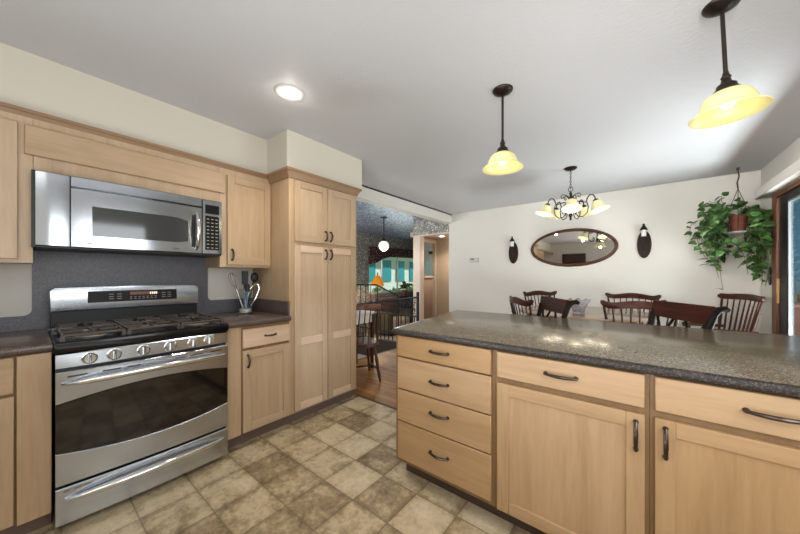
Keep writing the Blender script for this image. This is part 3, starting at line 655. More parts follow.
# ------------------------------------------------------------------ dining table and bowl
tx, ty, tz = -.50, 4.02, .83
t = thing('dining_table', 'round light brown dining table among Windsor chairs', 'table', (tx, ty, 0))
MB().lathe([(.02, tz-.03), (.655, tz-.03), (.674, tz-.024), (.68, tz-.012), (.674, tz-.002), (.655, tz), (.02, tz)], (tx, ty, 0), 64).build('tabletop', table_w, t)
MB().lathe([(.50, tz-.1), (.50, tz-.03), (.47, tz-.03), (.47, tz-.1)], (tx, ty, 0), 48).build('apron', walnut, t)
MB().lathe([(.09, .14), (.11, .18), (.06, .26), (.05, .4), (.085, .52), (.055, .6), (.12, tz-.06), (.12, tz-.035)], (tx, ty, 0), 24).build('pedestal', walnut, t)
for i in range(4):
    q = R(45+90*i); m = MB(); m.tube([(tx+math.cos(q)*r_, ty+math.sin(q)*r_, z) for r_, z in ((.05, .22), (.16, .19), (.28, .10), (.36, .035), (.40, .024))], [.035, .034, .03, .026, .022], 10); m.build('foot', walnut, t)
bx0, by0 = -.49, 3.68
t = thing('glass_bowl', 'cut glass bowl with scalloped rim on the dining table', 'bowl', (bx0, by0, tz))
m = MB(); rings = []; n = 40
for r_, z, wv in ((.03, .0, 0), (.06, .002, 0), (.052, .02, 0), (.06, .05, .1), (.078, .09, .14), (.09, .12, .18), (.108, .15, .22), (.104, .15, .22), (.084, .12, .18), (.07, .09, .14), (.05, .05, .1), (.03, .026, 0)):
    rings.append([m.bm.verts.new((bx0 + r_*(1+wv*.35*math.sin(8*2*math.pi*k/n))*math.cos(2*math.pi*k/n), by0 + r_*(1+wv*.35*math.sin(8*2*math.pi*k/n))*math.sin(2*math.pi*k/n), tz+.001+z+wv*.06*math.sin(8*2*math.pi*k/n))) for k in range(n)])
for A, B in zip(rings, rings[1:]):
    for k in range(n): m.bm.faces.new((A[k], A[(k+1) % n], B[(k+1) % n], B[k]))
m.bm.faces.new(rings[0][::-1]); m.bm.faces.new(rings[-1])
cg = mat('cut_glass', (226, 218, 224), .12, trans=.55, spec=.8); g_ = NT(cg); vo = g_.new('ShaderNodeTexVoronoi'); vo.inputs['Scale'].default_value = 60; g_.l.new(g_.coord(), vo.inputs['Vector']); g_.bump(vo.outputs['Distance'], .9, .02)
m.build('bowl', cg, t, smooth=30)

# ------------------------------------------------------------------ Windsor chairs
ORG0 = Vector((0, 0, 0))
def crest(mb, w, yc, z0, hgt, th, ear, hump, curve, n=26):
    bm = mb.bm; prev = None; cols = []
    for i in range(n+1):
        k = -1 + 2*i/n; x = w/2*k; e = max(0, (abs(k)-.62)/.38)
        zt = z0 + hgt + hump*math.cos(math.pi*k*1.1)*.5 + ear*e*e; zb = z0 + .3*hump*math.cos(math.pi*k) + ear*.85*e*e
        if abs(k) > .93: q = (abs(k)-.93)/.07; c_ = (zt+zb)/2; hh = (zt-zb)/2*math.sqrt(max(.2, 1-q*q)); zt, zb = c_+hh, c_-hh
        y = yc + curve*k*k
        cols.append([bm.verts.new((x, y+dy, z)) for dy, z in ((-th/2, zb+.004), (-th/2, zt-.004), (-th/4, zt), (th/4, zt), (th/2, zt-.004), (th/2, zb+.004), (th/4, zb), (-th/4, zb))])
    for A, B in zip(cols, cols[1:]):
        for k in range(8): bm.faces.new((A[k], A[(k+1) % 8], B[(k+1) % 8], B[k]))
    bm.faces.new(cols[0][::-1]); bm.faces.new(cols[-1])
def turned(p0, p1, r, n=10):
    P0, P1 = Vector(p0), Vector(p1); prof = [(0, .6), (.1, .75), (.2, 1.), (.27, .65), (.3, .95), (.33, .65), (.45, .9), (.6, 1.05), (.72, .75), (.75, 1.), (.78, .7), (.9, .7), (1, .6)]
    return [P0 + (P1-P0)*k for k, _ in prof], [r*q for _, q in prof]
def windsor(name, label, arms=True, group='Windsor chairs around the dining table', ht=.945, w=.58, hump=.03, ear=.036, nsp=7):
    t = thing(name, label, 'chair', (0, 0, 0), group)
    m = MB(); poly = []
    for k in range(40):
        q = 2*math.pi*k/40; cc, ss = math.cos(q), math.sin(q); poly.append((.235*math.copysign(abs(cc)**.75, cc)*(1 - .06*ss*-1), .215*math.copysign(abs(ss)**.75, ss)))
    m.prism(poly, lambda p, q, a: (p, q, a), .41, .45, bev=.008); m.build('seat', walnut, t)
    m = MB(); crest(m, w, -.285, ht-.008, .064, .028, ear, hump, .055); m.build('crest_rail', crest_w, t, smooth=60)
    for i in range(nsp):
        k = -1 + 2*(i+1)/(nsp+1); xt = .46*w*k
        m = MB(); m.tube([(.19*k, -.175+.02*k*k, .445), (.5*(.19*k+xt), -.23+.035*k*k, .69), (xt, -.285+.055*(xt/(w/2))**2, ht+.014)], [.006, .009, .0055], 8); m.build('spindle', walnut, t)
    for sx in (-1, 1):
        m = MB(); pts, rr = turned((sx*.185, -.15, .445), (sx*w*.455, -.285+.05*.82, ht+.018), .016); m.tube(pts, rr, 10); m.build('back_post', walnut, t)
        for sy in (-1, 1):
            m = MB(); pts, rr = turned((sx*.20, sy*.21, 0), (sx*.15, sy*.14, .415), .021); m.tube(pts, rr, 10); m.build('leg', walnut, t)
        m = MB(); m.tube([(sx*.185, -.187, .13), (sx*.185, 0, .135), (sx*.185, .187, .13)], [.008, .013, .008], 8); m.build('stretcher', walnut, t)
        if arms:
            m = MB(); m.tube([(sx*.222, -.235, .67), (sx*.245, -.1, .672), (sx*.255, .05, .675), (sx*.245, .13, .672)], [.013, .018, .022, .026], 10); a = m.build('arm', crest_w, t)
            m = MB(); pts, rr = turned((sx*.20, .09, .445), (sx*.25, .07, .668), .015); m.tube(pts, rr, 8); m.build('arm_post', walnut, a)
    m = MB(); m.tube([(-.185, 0, .135), (0, 0, .137), (.185, 0, .135)], [.008, .013, .008], 8); m.build('stretcher', walnut, t)
    return t
def seat_at(t, L, Rr, off=.285-.03):
    L, Rr = Vector(L), Vector(Rr); d = (Rr-L).normalized(); mid = (L+Rr)/2
    f1 = Vector((-d.y, d.x)); c_ = Vector((tx, ty)); f_ = f1 if (c_-mid).dot(f1) > 0 else -f1
    pos = mid + f_*off; return (pos.x, pos.y, 0), math.atan2(-f_.x, f_.y)
base = windsor('windsor_chair', 'dark Windsor chair at the table end nearest the hall')
spots = [((-1.16, 3.47), (-.81, 3.02), None),
         ((-1.33, 4.58), (-.98, 5.05), 'dark Windsor chair near the back wall, below the left half of the mirror'),
         ((-.26, 4.92), (.16, 4.82), 'dark Windsor chair on table far side, under the right sconce'),
         ((-.245, 3.38), (.28, 3.42), 'dark Windsor chair with its back to the island, left of the larger stool')]
for i, (L, Rr, lab) in enumerate(spots):
    loc, rz = seat_at(base, L, Rr)
    if i == 0: base.location = loc; base.rotation_euler = (0, 0, rz)
    else: dup(base, loc, rz, lab)
c5 = windsor('windsor_chair', 'brown spindle-back armchair under the hanging plant by the sliding door', True, ht=.985, w=.6, hump=.012, ear=.004, nsp=7)
loc, rz = seat_at(c5, (.76, 5.02), (.985, 4.44)); c5.location = loc; c5.rotation_euler = (0, 0, rz)

# ------------------------------------------------------------------ counter stools
def stool(label):
    t = thing('counter_stool', label, 'stool', (0, 0, 0), 'dark counter stools behind the island')
    m = MB(); m.box(-.20, .20, -.19, .21, .60, .645, .012, 0, 2); m.build('seat', espresso, t)
    m = MB(); m.box(-.185, .185, -.17, .195, .645, .675, .014, 0, 2); m.build('cushion', mat('stool_leather', (44, 30, 26), .4), t)
    w = .245; n = 16; m = MB(); cols = []
    for i in range(n+1):
        k = -1+2*i/n; y = -.262 - .004*(1-k*k); zt = 1.048; zb = .93 + .006*k*k
        cols.append([m.bm.verts.new((w*k, y+dy, z)) for dy, z in ((-.014, zb), (-.024, zt-.01), (-.02, zt), (-.004, zt), (.002, zt-.01), (.012, zb))])
    for A, B in zip(cols, cols[1:]):
        for k in range(6): m.bm.faces.new((A[k], A[(k+1) % 6], B[(k+1) % 6], B[k]))
    m.bm.faces.new(cols[0][::-1]); m.bm.faces.new(cols[-1]); m.build('crest_rail', stool_rail, t, smooth=50)
    for sx in (-1, 1):
        m = MB(); x = sx*.24
        pts = [(sx*.215, -.24, 0), (sx*.205, -.20, .35), (sx*.20, -.185, .62), (sx*.225, -.225, .82), (x, -.262, .95), (x, -.278, .995), (x, -.305, 1.026), (x, -.342, 1.033), (x, -.36, 1.022)]
        m.tube(pts, [.018, .02, .022, .02, .021, .021, .02, .018, .013], 10); m.build('back_leg', espresso, t)
        m = MB(); m.tube([(sx*.205, .20, 0), (sx*.185, .175, .61)], [.016, .022], 10); m.build('front_leg', espresso, t)
        m = MB(); m.tube([(sx*.203, .19, .22), (sx*.207, -.215, .22)], .012, 8); m.build('foot_rail', espresso, t)
    for sy, zz in ((.193, .24), (-.215, .26)):
        m = MB(); m.tube([(-.2, sy, zz), (.2, sy, zz)], .012, 8); m.build('foot_rail', espresso, t)
    for a, b in ((-.21, -.045), (.045, .21)):                           # crossed slats
        for x0, x1 in ((a, b), (b, a)):
            m = MB(); m.tube([(x0*.9, -.20, .66), ((x0+x1)/2, -.235, .80), (x1, -.268, .94)], [.009, .010, .009], 8); m.build('cross_slat', espresso, t)
    return t
def place_stool(t, L, Rr, back):
    L, Rr = Vector(L), Vector(Rr); d = (Rr-L).normalized(); f_ = Vector((-d.y, d.x))
    if f_.dot(Vector(back)) > 0: f_ = -f_
    mid = (L+Rr)/2 + f_*.262; return (mid.x, mid.y, 0), math.atan2(-f_.x, f_.y)
st = stool('dark cross-back stool behind the island, the smaller-looking one left of the bowl')
loc, rz = place_stool(st, (-.71, 3.03), (-.435, 2.63), (1, .5)); 
st.location = loc; st.rotation_euler = (0, 0, rz)
loc, rz = place_stool(st, (.08, 3.07), (.375, 2.60), (1, .5)); dup(st, loc, rz, 'dark cross-back stool with a broad red-brown rail, the larger one below the right sconce')

# ------------------------------------------------------------------ hanging plant
px, py = .875, 4.92
t = thing('hanging_plant', 'trailing green pothos in a terracotta pot hung by the sliding door', 'plant', (px, py, 1.7))
MB().lathe([(.056, 1.725), (.058, 1.728), (.07, 1.86), (.077, 1.862), (.079, 1.905), (.072, 1.906), (.068, 1.88), (.01, 1.875)], (px, py, 0), 28).build('pot', terracotta, t)
MB().lathe([(.05, 1.708), (.085, 1.71), (.092, 1.726), (.085, 1.722), (.05, 1.716)], (px, py, 0), 28).build('saucer', white_plastic, t)
m = MB(); m.tube([(px, py, H-.001), (px, py, H-.03)], .012, 8); m.tube([(px, py, H-.03), (px+.008, py, 2.34), (px-.006, py, 2.27), (px, py, 2.2)], .006, 6)
for i in range(3):
    q = R(120*i+20); m.tube([(px, py, 2.2), (px+.055*math.cos(q), py+.055*math.sin(q), 2.05), (px+.081*math.cos(q), py+.081*math.sin(q), 1.905), (px+.083*math.cos(q), py+.083*math.sin(q), 1.722)], .0028, 5)
m.build('hanger', mat('macrame_cord', (78, 62, 48), .8), t)
lm = mat('pothos_leaf', (70, 110, 50), .38, spec=.5); n_ = NT(lm); v = n_.coord(); n_.base(n_.ramp(n_.noise(v, 9, 3, .6), [(.3, (26, 46, 22)), (.48, (52, 86, 38)), (.60, (84, 124, 60)), (.72, (170, 202, 150))]))
lf, vn = MB(), MB()
for q_ in MATS.values():
    if q_.name.startswith(('walnut', 'sconce_wood', 'mirror_frame', 'red_maple')): q_.node_tree.nodes['Principled BSDF'].inputs['Specular IOR Level'].default_value = .2
stool_rail.node_tree.nodes['Principled BSDF'].inputs['Specular IOR Level'].default_value = .05
def leaf(p, d, size):
    d = Vector(d).normalized(); s_ = d.cross(Vector((0, 0, 1))); s_ = s_.normalized() if s_.length > .05 else Vector((1, 0, 0))
    rot = Matrix.Rotation(random.uniform(-.9, .9), 3, d); s_ = rot @ s_; nrm = s_.cross(d)
    out = [(-.06, .16), (.10, .36), (.34, .44), (.62, .32), (.85, .13), (1.02, 0)]
    bm = lf.bm; mid = [bm.verts.new(p + d*size*k + nrm*size*(-.08*k*k)) for k in (0, .25, .5, .75)]; tip = bm.verts.new(p + d*size*1.02 - nrm*size*.12)
    for sg in (-1, 1):
        e = [bm.verts.new(p + d*size*a + s_*(sg*size*b) + nrm*size*(.12*b*2 - .08*a*a)) for a, b in out[:-1]]
        for q in ((mid[0], e[0], e[1]), (mid[0], e[1], mid[1]), (mid[1], e[1], e[2]), (mid[1], e[2], mid[2]), (mid[2], e[2], e[3]), (mid[2], e[3], mid[3]), (mid[3], e[3], e[4]), (mid[3], e[4], tip)):
            bm.faces.new(q if sg > 0 else q[::-1])
def inside(p): return Vector((min(p.x, XR-.05), min(p.y, YB-.06), p.z))
def hides_pot(p, r_):                                     # the pot stays in view in the photo: keep leaves off the sight line to it
    dirc = Vector((px, py)).normalized(); rel = Vector((p.x-px, p.y-py)); side = rel.x*dirc.y - rel.y*dirc.x; front = rel.dot(dirc)
    return front < .02 and abs(side) < .07 + r_*.5 and 1.71 - r_*.6 < p.z < 1.90 + r_*.3
for i in range(84):
    q = R(random.uniform(0, 360)) if i % 3 else R(random.uniform(170, 320))
    reach = random.uniform(.08, .32); drop = random.uniform(.15, .84); rise = random.uniform(-.04, .09)
    if i % 11 == 0: drop = -random.uniform(.05, .2); reach = random.uniform(.05, .2)
    o_ = Vector((px + .06*math.cos(q), py + .06*math.sin(q), 1.90)); pts = [o_]
    for k in range(1, 11):
        f_ = k/10; z = 1.90 + rise*math.sin(min(1, f_*2.2)*math.pi/2) - max(drop, 0)*max(0, f_-.2)**1.3/.75 - min(drop, 0)*f_
        rr = .07 + reach*min(1, f_*1.6)**.8*(1 - .35*max(0, f_-.5)*2*(1 if drop > .35 else 0))
        pts.append(inside(Vector((px + rr*math.cos(q+.25*math.sin(k+i)), py + rr*math.sin(q+.25*math.sin(k+i)), z))))
    if not any(hides_pot(p, 0) for p in pts[3:]): vn.tube(pts, .0024, 5)
    for k in range(2, 11):
        if random.random() < .8:
            d = Vector((math.cos(q), math.sin(q), 0))*.5 + Vector((random.uniform(-1, 1), random.uniform(-1, 1), random.uniform(-1., .3)))
            p_ = pts[k] + Vector((random.uniform(-.03, .03), random.uniform(-.03, .03), random.uniform(-.03, .03))); sz = random.uniform(.058, .098); e_ = p_ + d.normalized()*sz
            if e_.x < XR-.02 and e_.y < YB-.03 and p_.x < XR-.03 and p_.y < YB-.04 and not hides_pot(p_ + d.normalized()*sz*.5, sz*.6): leaf(p_, d, sz)
lf.build('leaves', lm, t, smooth=80); vn.build('vine', mat('vine_stem', (96, 110, 60), .6), t)

# ------------------------------------------------------------------ utensil jar
ux, uy, uz = -2.62, 1.175, .914
t = thing('utensil_jar', 'clear glass jar of utensils on worktop by the pantry', 'jar', (ux, uy, uz))
MB().lathe([(.050, 0), (.052, .004), (.054, .205), (.056, .21), (.052, .21), (.048, .012), (.01, .010)], (ux, uy, uz+.001), 28).build('glass', clear_glass, t)
MB().lathe([(.047, .011), (.047, .04), (.02, .042)], (ux, uy, uz+.001), 24).build('pebble_fill', mat('jar_fill', (206, 200, 190), .5), t)
def utensil(name, label, cat, dx, dy, lx, ly, parts):
    b = Vector((ux+dx, uy+dy, uz+.05)); ax = Vector((lx, ly, 1)).normalized(); o = thing(name, label, cat, b, 'utensils in the glass jar'); parts(o, b, ax); return o
def whisk(o, b, ax):
    MB().tube([b, b+ax*.17], [.007, .008], 8).build('handle', chrome, o); m = MB(); u = ax.orthogonal().normalized(); w2 = ax.cross(u)
    for k in range(4):
        d = u*math.cos(math.pi*k/4) + w2*math.sin(math.pi*k/4); pts = [b+ax*.17] + [b + ax*(.17+.14*math.sin(math.pi*j/12)**.8 if 0 < j < 12 else .17) + d*(.046*math.cos(math.pi*j/12)*math.sin(math.pi*j/12)**.4) for j in range(1, 12)] + [b+ax*.17]
        m.tube(pts, .0017, 5)
    m.build('wires', chrome, o)
def spat(o, b, ax):
    MB().tube([b, b+ax*.2], [.008, .010], 8).build('handle', black_matte, o); m = MB(); c_ = b+ax*.2; u = Vector((.62, .78, 0))*.022
    m.prism([(-1, 0), (1, 0), (1.1, .115), (-1.1, .115)], lambda p, q, a: c_ + u*p + ax*q + Vector((a, a, 0)), 0, .004); m.build('blade', black_matte, o)
def spoon(o, b, ax):
    MB().tube([b, b+ax*.23], [.007, .008], 8).build('handle', black_matte, o); m = MB(); m.sphere(b+ax*.265, .04, (.6, .85, 1.1), 14); m.build('bowl', black_matte, o)
def tongs(o, b, ax):
    u = Vector((.6, .8, 0)).normalized(); m = MB(); top = .2
    pts = [b - u*.012, b + ax*.09 - u*.034, b + ax*.17 - u*.036, b + ax*.205 - u*.02, b + ax*.215, b + ax*.205 + u*.02, b + ax*.17 + u*.036, b + ax*.09 + u*.034, b + u*.012]; m.tube(pts, .007, 8); m.build('loop', chrome, o)
def blue(o, b, ax): MB().tube([b, b+ax*.14], [.007, .008], 8).build('handle', mat('blue_handle', (70, 110, 160), .4), o); MB().tube([b+ax*.14, b+ax*.2], [.022, .02], 10).build('head', black_matte, o)
utensil('whisk', 'wire balloon whisk leaning left in the jar', 'whisk', -.005, -.018, -.12, -.28, whisk)
utensil('spatula', 'black spatula upright in the utensil jar', 'spatula', .004, -.006, .02, -.02, spat)
utensil('cooking_spoon', 'black cooking spoon leaning right in the jar', 'spoon', .006, .012, .05, .22, spoon)
utensil('tongs', 'steel looped tongs leaning right in the jar', 'tongs', .018, .014, .22, .24, tongs)
utensil('brush', 'blue-handled brush in the middle of the jar', 'brush', .012, -.004, .1, .04, blue)

# ------------------------------------------------------------------ entry: desk, chair, railing, sunken room
t = thing('writing_desk', 'small white desk half hidden behind the pantry', 'desk', (-3.05, 2.62, 0))
MB().box(-3.16, -2.74, 2.12, 2.94, .735, .76, .004).build('desktop', white_trim, t)
MB().box(-3.12, -2.78, 2.16, 2.90, .62, .735, .003).build('drawer', white_trim, t)
for x in (-3.12, -2.81):
    for y in (2.14, 2.89): MB().box(x, x+.035, y, y+.035, 0, .735, .003).build('leg', walnut, t)
red_w = wood('red_maple', (48, 28, 19), (86, 52, 35), (114, 74, 52), 'z', .35, .03, 1.4)
keep = (walnut, crest_w); walnut = red_w; crest_w = wood('red_maple_crest', (64, 36, 24), (110, 66, 44), (138, 88, 62), 'x', .3, .02)
ch = windsor('desk_chair', 'reddish spindle-back side chair at the desk beyond the pantry', False, None, .86, .40, .012, .004, 5)
walnut, crest_w = keep
ch.location = (-2.64, 2.52, 0); ch.rotation_euler = (0, 0, R(62))
# railing at the stair head
ry = 4.36; xa, xb = -4.6, -3.06
t = thing('stair_railing', 'black wrought iron railing with scroll panel along the sunken room', 'railing', (xb, ry, 0))
htop = lambda x: .855 + (x-xb)*.145
m = MB(); m.tube([(xa, ry, htop(xa)), (xb, ry, htop(xb))], .018, 10); m.build('handrail', iron, t)
m = MB(); m.box(xa, xb, ry-.009, ry+.009, .50, .52); m.build('middle_rail', iron, t)
m = MB(); m.box(xa, xb, ry-.009, ry+.009, .165, .185); m.build('lower_rail', iron, t)
MB().box(xb-.02, xb+.02, ry-.02, ry+.02, 0, .95, .003).build('newel_post', iron, t)
MB().box(xa, xb+.03, ry-.05, ry+.05, -.38, .005, .004).build('curb', mat('dark_step_riser'), t)
n = 15
for i in range(n):
    x = xa + (xb-xa)*(i+.3)/n; MB().box(x-.007, x+.007, ry-.007, ry+.007, .004, .505).build('baluster', iron, t)
m = MB(); k = 0; x = xa+.05
while x < xb-.05:
    zt = htop(x)-.02; zc = (.52+zt)/2; hh = (zt-.52)/2*.95
    for sg in (-1, 1):
        pts = [(x + sg*(.036*(1-j/14*.75))*math.cos(j*.75), ry, zc + sg*hh*.5 + hh*.5*(1-j/14*.75)*math.sin(j*.75)) for j in range(13)]
        m.tube(pts, .006, 5)
    m.tube([(x+.036, ry, .52), (x-.036, ry, zt)], .005, 5); m.tube([(x-.036, ry, .52), (x+.036, ry, zt)], .005, 5)
    x += .078
m.build('scroll_panel', iron, t)
t = thing('far_railing', 'black iron railing with braces at the sunken room far side', 'railing', (-4.9, 5.2, -.38))
m = MB(); m.tube([(-5.6, 5.05, 1.02), (-5.0, 5.35, 1.02)], .016, 8); m.tube([(-5.0, 5.35, 1.02), (-4.5, 5.6, .75)], .016, 8); m.build('handrail', iron, t)
for k in range(6):
    q = k/5; MB().cyl((-5.6+.6*q, 5.05+.3*q, -.375), (-5.6+.6*q, 5.05+.3*q, 1.01), .009, n=8).build('baluster', iron, t)
MB().cyl((-4.5, 5.6, -.375), (-4.5, 5.6, .75), .014, n=8).build('newel_post', iron, t)
t = thing('sofa', 'brown-backed sofa with a cream seat below the sunken room window', 'sofa', (-5.4, 6.5, -.38))
ol = mat('olive_upholstery', (84, 76, 58), .85)
MB().box(-5.7, -5.12, 6.1, 6.95, -.33, .06, .06, 0, 3).build('seat', mat('cream_upholstery', (206, 192, 170), .85), t); MB().box(-5.78, -5.5, 6.1, 6.95, -.33, .62, .08, 0, 3).build('backrest', mat('brown_upholstery', (92, 62, 48), .8), t)
for y in (5.96, 6.87): MB().box(-5.7, -5.12, y, y+.18, -.33, .28, .05, 0, 3).build('armrest', ol, t)
m = MB()
for x in (-5.65, -5.2):
    for y in (6.12, 6.92): m.box(x, x+.05, y, y+.05, -.378, -.32)
m.build('feet', black_matte, t)
t = thing('floor_lamp', 'floor lamp with an amber cone shade by the window', 'lamp', (-5.2, 5.62, -.38))
MB().lathe([(.13, 0), (.13, .015), (.03, .03), (.012, .06)], (-5.2, 5.62, -.379), 24).build('base', iron, t); MB().cyl((-5.2, 5.62, -.33), (-5.2, 5.62, 1.32), .013, n=10).build('pole', iron, t)
MB().lathe([(.03, 1.25), (.06, 1.235), (.15, 1.06), (.185, 0.985), (.18, .985), (.145, 1.06), (.055, 1.23)], (-5.2, 5.62, 0), 28, caps=False).build('shade', amber_m, t); lamp('POINT', 'lamp_glow', (-5.2, 5.62, 1.0), 22, (1, .86, .6), radius=.06)
t = thing('globe_pendant', 'white globe pendant light hanging in the sunken room', 'pendant light', (-4.0, 4.51, 1.84))
gx, gy = -4.0, 4.51
MB().lathe([(.06, -.02), (.07, 0)], (gx, gy, H-.02), 20).build('canopy', iron, t); MB().cyl((gx, gy, 1.97), (gx, gy, H-.03), .01, n=8).build('rod', iron, t); MB().lathe([(.05, 1.93), (.05, 1.96), (.02, 1.99)], (gx, gy, 0), 16).build('socket_cup', iron, t)
MB().sphere((gx, gy, 1.84), .105, n=24).build('globe', globe_m, t)
lamp('POINT', 'globe_glow', (gx, gy, 1.68), 10, (1, .95, .85), radius=.1)
# window with valance
m = MB()
for a0, a1, b0, b1 in ((w0, w0+.06, wb, wt), (w1-.06, w1, wb, wt), (w0, w1, wb, wb+.06), (w0, w1, wt-.06, wt), (6.62, 6.66, wb, wt), (7.35, 7.39, wb, wt)): m.box(XS-.09, XS-.04, a0, a1, b0, b1, .003)
w_ = struct('window_2', m, white_trim); ORG[w_] = Vector(w_.location)
MB().box(XS-.068, XS-.062, w0+.06, w1-.06, wb+.06, wt-.06).build('pane', win_glass, w_)
vm = mat('valance_cloth', (70, 34, 34), .8); n_ = NT(vm); vo = n_.new('ShaderNodeTexVoronoi'); vo.inputs['Scale'].default_value = 22; n_.l.new(n_.coord(), vo.inputs['Vector']); n_.base(n_.ramp(vo.outputs['Distance'], [(.16, (196, 160, 140)), (.3, (104, 46, 44)), (.55, (40, 26, 28))]))
poly = [(5.98, 2.06), (8.5, 2.10), (8.5, 1.83), (6.85, 1.82), (6.55, 1.74), (6.25, 1.61), (5.98, 1.56)]
m = MB()
n = 60
o = m.prism(poly, lambda p, q, a: (a, p, q), XS+.02, XS+.09, bev=.01).build('valance', vm); tag(o, 'dark red patterned fabric valance over the sunken room window', 'valance')
# hutch and shelf seen through the hall door
t = thing('pine_hutch', 'pale wooden cabinet with crown seen through the hall doorway', 'cabinet', (-4.39, 6.9, -.38))
pine = wood('pine_wood', (150, 112, 88), (184, 146, 120), (200, 166, 140), 'z', .5, .02)
MB().box(-4.60, -4.17, 6.7, 7.1, -.37, 1.16, .004).build('body', pine, t); MB().box(-4.66, -4.12, 6.64, 7.12, 1.16, 1.24, .02).build('crown', pine, t)
MB().box(-4.59, -4.18, 6.685, 6.7, .45, 1.14, .003).build('door', pine, t); MB().box(-4.59, -4.18, 6.685, 6.7, -.3, .42, .003).build('drawer', pine, t)
struct('floor_side_room', MB().box(-5.2, -3.8, 6.2, 8.7, -.39, -.37), plank_m)
t = thing('louvred_cupboard', 'pale blue-green louvred cupboard behind the wooden hutch', 'cupboard', (-5.0, 8.1, -.37))
MB().box(-5.75, -4.5, 8.3, 8.65, -.37, 1.75, .004).build('body', mat('mint_paint', (198, 214, 208), .5), t)
for k in range(4): MB().box(-5.72+.31*k, -5.44+.31*k, 8.275, 8.3, .6, 1.7, .004).build('door', mat('mint_paint'), t)
o = MB().box(-5.6, -4.7, 8.62, 8.69, 1.98, 2.08, .004).build('air_grille', mat('grille_dark', (74, 66, 58), .5)); tag(o, 'dark slotted grille high on wall seen through the hall doorway', 'grille')
lamp('AREA', 'side_room_light', (-4.06, 6.16, 1.85), 16, (.97, 1, .99), .5, .5, direction=(-.45, .85, -.25))  # fill added to light the hutch and cupboard, no fitting here
lamp('AREA', 'sunken_window_light', (XS+.02, 7.15, 1.3), 11, (.85, .95, 1), 2.0, 1.0, direction=(1, -.15, .05))
t = thing('house_plant', 'leafy green plant on a stand at the sunken room window', 'plant', (-5.66, 7.35, .62))
MB().lathe([(.07, .62), (.1, .8), (.09, .8)], (-5.66, 7.35, 0), 18).build('pot', terracotta, t)
st_ = thing('plant_stand', 'dark round plant stand under the leafy plant by the window', 'stand', (-5.66, 7.35, -.38))
MB().lathe([(.14, .59), (.15, .6), (.15, .615), (.14, .62)], (-5.66, 7.35, 0), 24).build('top', espresso, st_)
for k in range(3): MB().tube([(-5.66+.13*math.cos(2.1*k), 7.35+.13*math.sin(2.1*k), -.379), (-5.66+.08*math.cos(2.1*k), 7.35+.08*math.sin(2.1*k), .595)], .012, 8).build('leg', espresso, st_)
lf = MB()
for k in range(46):
    d = Vector((random.uniform(-1, 1), random.uniform(-1, 1), random.uniform(.1, 1.2))); leaf(Vector((-5.66, 7.35, .8)) + d.normalized()*random.uniform(.05, .22), d, random.uniform(.08, .14))
lf.build('leaves', lm, t)
# picture edge in hall
o = MB().box(-2.96, -2.90, 5.9, 6.09, 1.25, 1.62).build('picture_frame', espresso); o.location.x = -2.97; tag(o, 'dark framed picture edge on the hall wall', 'picture')

# ------------------------------------------------------------------ outside
struct('ground', MB().box(-30, 30, -20, 40, -1.2, -.9), mat('garden_soil', (110, 120, 80), .9))
struct('deck', MB().box(XR+.085, 4.6, 0, 9.6, -.12, -.02), wood('deck_boards', (140, 90, 72), (176, 122, 100), (196, 146, 124), 'y', .6, .02))
t = thing('deck_railing', 'red-brown wooden railing on the deck outside the sliding door', 'railing', (3.2, 3.5, 0))
rw = wood('railing_redwood', (110, 62, 50), (150, 92, 76), (170, 114, 96), 'y', .6, .02)
MB().box(4.4, 4.5, .5, 6.2, .92, .98, .004).build('handrail', rw, t); MB().box(4.42, 4.48, .5, 6.2, .1, .16, .004).build('lower_rail', rw, t)
for k in range(24): MB().box(4.43, 4.47, .6+.235*k, .64+.235*k, -.02, .92).build('baluster', rw, t)
t = thing('patio_umbrella', 'closed blue patio umbrella outside the sliding door', 'umbrella', (2.02, 7.7, -.02))
MB().cyl((2.02, 7.7, -.02), (2.02, 7.7, 2.5), .02, n=10).build('pole', brown_frame, t); MB().lathe([(.16, .95), (.24, 1.3), (.22, 1.9), (.12, 2.5), (.02, 2.7)], (2.02, 7.7, 0), 16).build('canopy', mat('blue_canvas', (104, 160, 190), .8), t); MB().lathe([(.25, 0), (.22, .05), (.05, .07)], (2.02, 7.7, -.019), 20).build('base', iron, t)
t = thing('planter_box', 'red-brown wooden planter on the deck below the blue umbrella', 'planter', (1.75, 6.9, -.02))
MB().box(1.5, 2.25, 6.7, 7.2, -.018, .80, .01).build('box', rw, t); MB().box(1.46, 2.29, 6.66, 7.24, .80, .84, .006).build('rim', mat('planter_rim', (206, 150, 138), .6), t)
def tree(x, y, h_, r_, label, seed, cols):
    random.seed(seed); t = thing('tree', label, 'tree', (x, y, -.9), 'trees outside the windows')
    MB().tube([(x, y, -.9), (x+.05, y, h_*.5), (x, y+.05, h_*.8)], [.14, .11, .06], 8).build('trunk', mat('bark', (92, 76, 62), .9), t)
    m = MB(); bm = m.bm
    for k in range(900):
        d = Vector((random.gauss(0, 1), random.gauss(0, 1), random.gauss(0, 1))).normalized()*r_*random.uniform(.55, 1.); c_ = Vector((x, y, h_*.72)) + Vector((d.x, d.y, d.z*1.3))
        u = Vector((random.uniform(-1, 1), random.uniform(-1, 1), random.uniform(-1, 1))).normalized(); w2 = u.orthogonal().normalized(); sz = random.uniform(.08, .2)
        bm.faces.new([bm.verts.new(c_ + u*sz), bm.verts.new(c_ + w2*sz*.6), bm.verts.new(c_ - u*sz), bm.verts.new(c_ - w2*sz*.6)])
    g_m = mat('tree_leaf_%d' % cols, ((96, 132, 72), (76, 130, 112), (130, 150, 96))[cols], .6); m.build('crown', g_m, t, smooth=0)
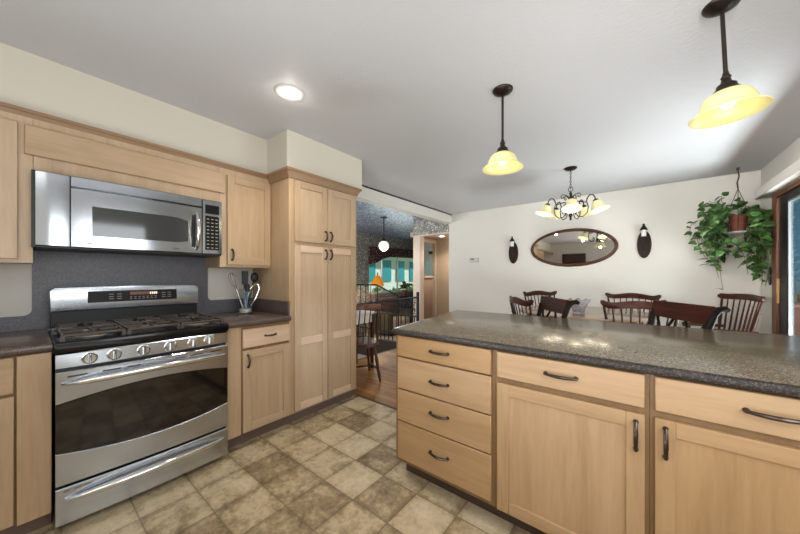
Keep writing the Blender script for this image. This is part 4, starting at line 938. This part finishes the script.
for by_, sz_, lab in ((12.2, .5, 'low round shrub at left outside the sunken room window'), (13.6, .42, 'low shrub in the middle outside the sunken room window'), (15.2, .55, 'low shrub at right outside the sunken room window')):
    t = thing('shrub', lab, 'shrub', (-11.2, by_, -.9), 'shrubs outside the sunken room window'); m = MB(); random.seed(int(by_*10))
    for k in range(420):
        d = Vector((random.gauss(0, 1), random.gauss(0, 1), random.gauss(0, 1))).normalized()*sz_*random.uniform(.6, 1.); c_ = Vector((-11.2, by_, -.1)) + Vector((d.x, d.y, d.z*1.5))
        u = Vector((random.uniform(-1, 1), random.uniform(-1, 1), random.uniform(-1, 1))).normalized(); w2 = u.orthogonal().normalized(); q_ = random.uniform(.06, .14)
        m.bm.faces.new([m.bm.verts.new(c_ + u*q_), m.bm.verts.new(c_ + w2*q_*.6), m.bm.verts.new(c_ - u*q_), m.bm.verts.new(c_ - w2*q_*.6)])
    m.build('foliage', mat('shrub_leaf', (140, 168, 104), .6), t, smooth=0); MB().tube([(-11.2, by_, -.9), (-11.2, by_, -.1)], .04, 8).build('stem', mat('bark', (92, 76, 62), .9), t)
tree(7.5, 9.0, 4.2, 1.9, 'dark tree beyond the deck outside the sliding door', 3, 1); tree(8.5, 5.4, 3.8, 1.6, 'pale green tree beyond the deck railing', 4, 2)
t = thing('neighbour_house', 'pale house wall with teal windows outside the sunken room window', 'house', (-13, 11, -.9))
MB().box(-14.2, -13.4, 6, 26, -.9, 2.9).build('wall', mat('pale_siding', (238, 242, 240), .7), t); MB().box(-14.4, -13.0, 5.8, 26.2, 2.9, 3.2).build('roof', mat('roof_white', (226, 226, 220), .7), t)
for y in (8.0, 11.0, 13.3, 14.9, 16.4, 18.0, 21.0): MB().box(-13.42, -13.36, y, y+.95, .9, 2.3).build('window', mat('house_window', (70, 160, 172), .2), t)

# ------------------------------------------------------------------ behind the camera (seen in mirror and steel)
m = MB(); m.box(-2.2, -1.45, YN+.001, YN+.045, 0, 2.05, .004); d4 = struct('door_4', m, wood('dark_door_wood', (36, 20, 16), (62, 36, 28), (80, 48, 38), 'z', .4, .02)); ORG[d4] = Vector(d4.location)
MB().sphere((-1.53, YN+.07, .95), .028, n=14).build('door_knob', chrome, d4)
t = thing('refrigerator', 'grey double-door refrigerator standing against the near wall', 'refrigerator', (-.8, -1.85, 0))
MB().box(-1.15, -.3, YN+.01, -1.56, .04, 1.76, .006).build('body', black_matte, t)
for a0, a1, hx in ((-1.145, -.73, -.765), (-.72, -.305, -.685)):
    d = MB().box(a0, a1, -1.555, -1.50, .06, 1.75, .008).build('door', steel_y, t); MB().tube([(hx, -1.5, .7), (hx, -1.455, .74), (hx, -1.455, 1.46), (hx, -1.5, 1.5)], .012, 8).build('handle', chrome, d)
m = MB()
for fx_ in (-1.1, -.35):
    for fy_ in (-2.1, -1.6): m.cyl((fx_, fy_, 0), (fx_, fy_, .045), .02)
m.build('feet', black_matte, t)
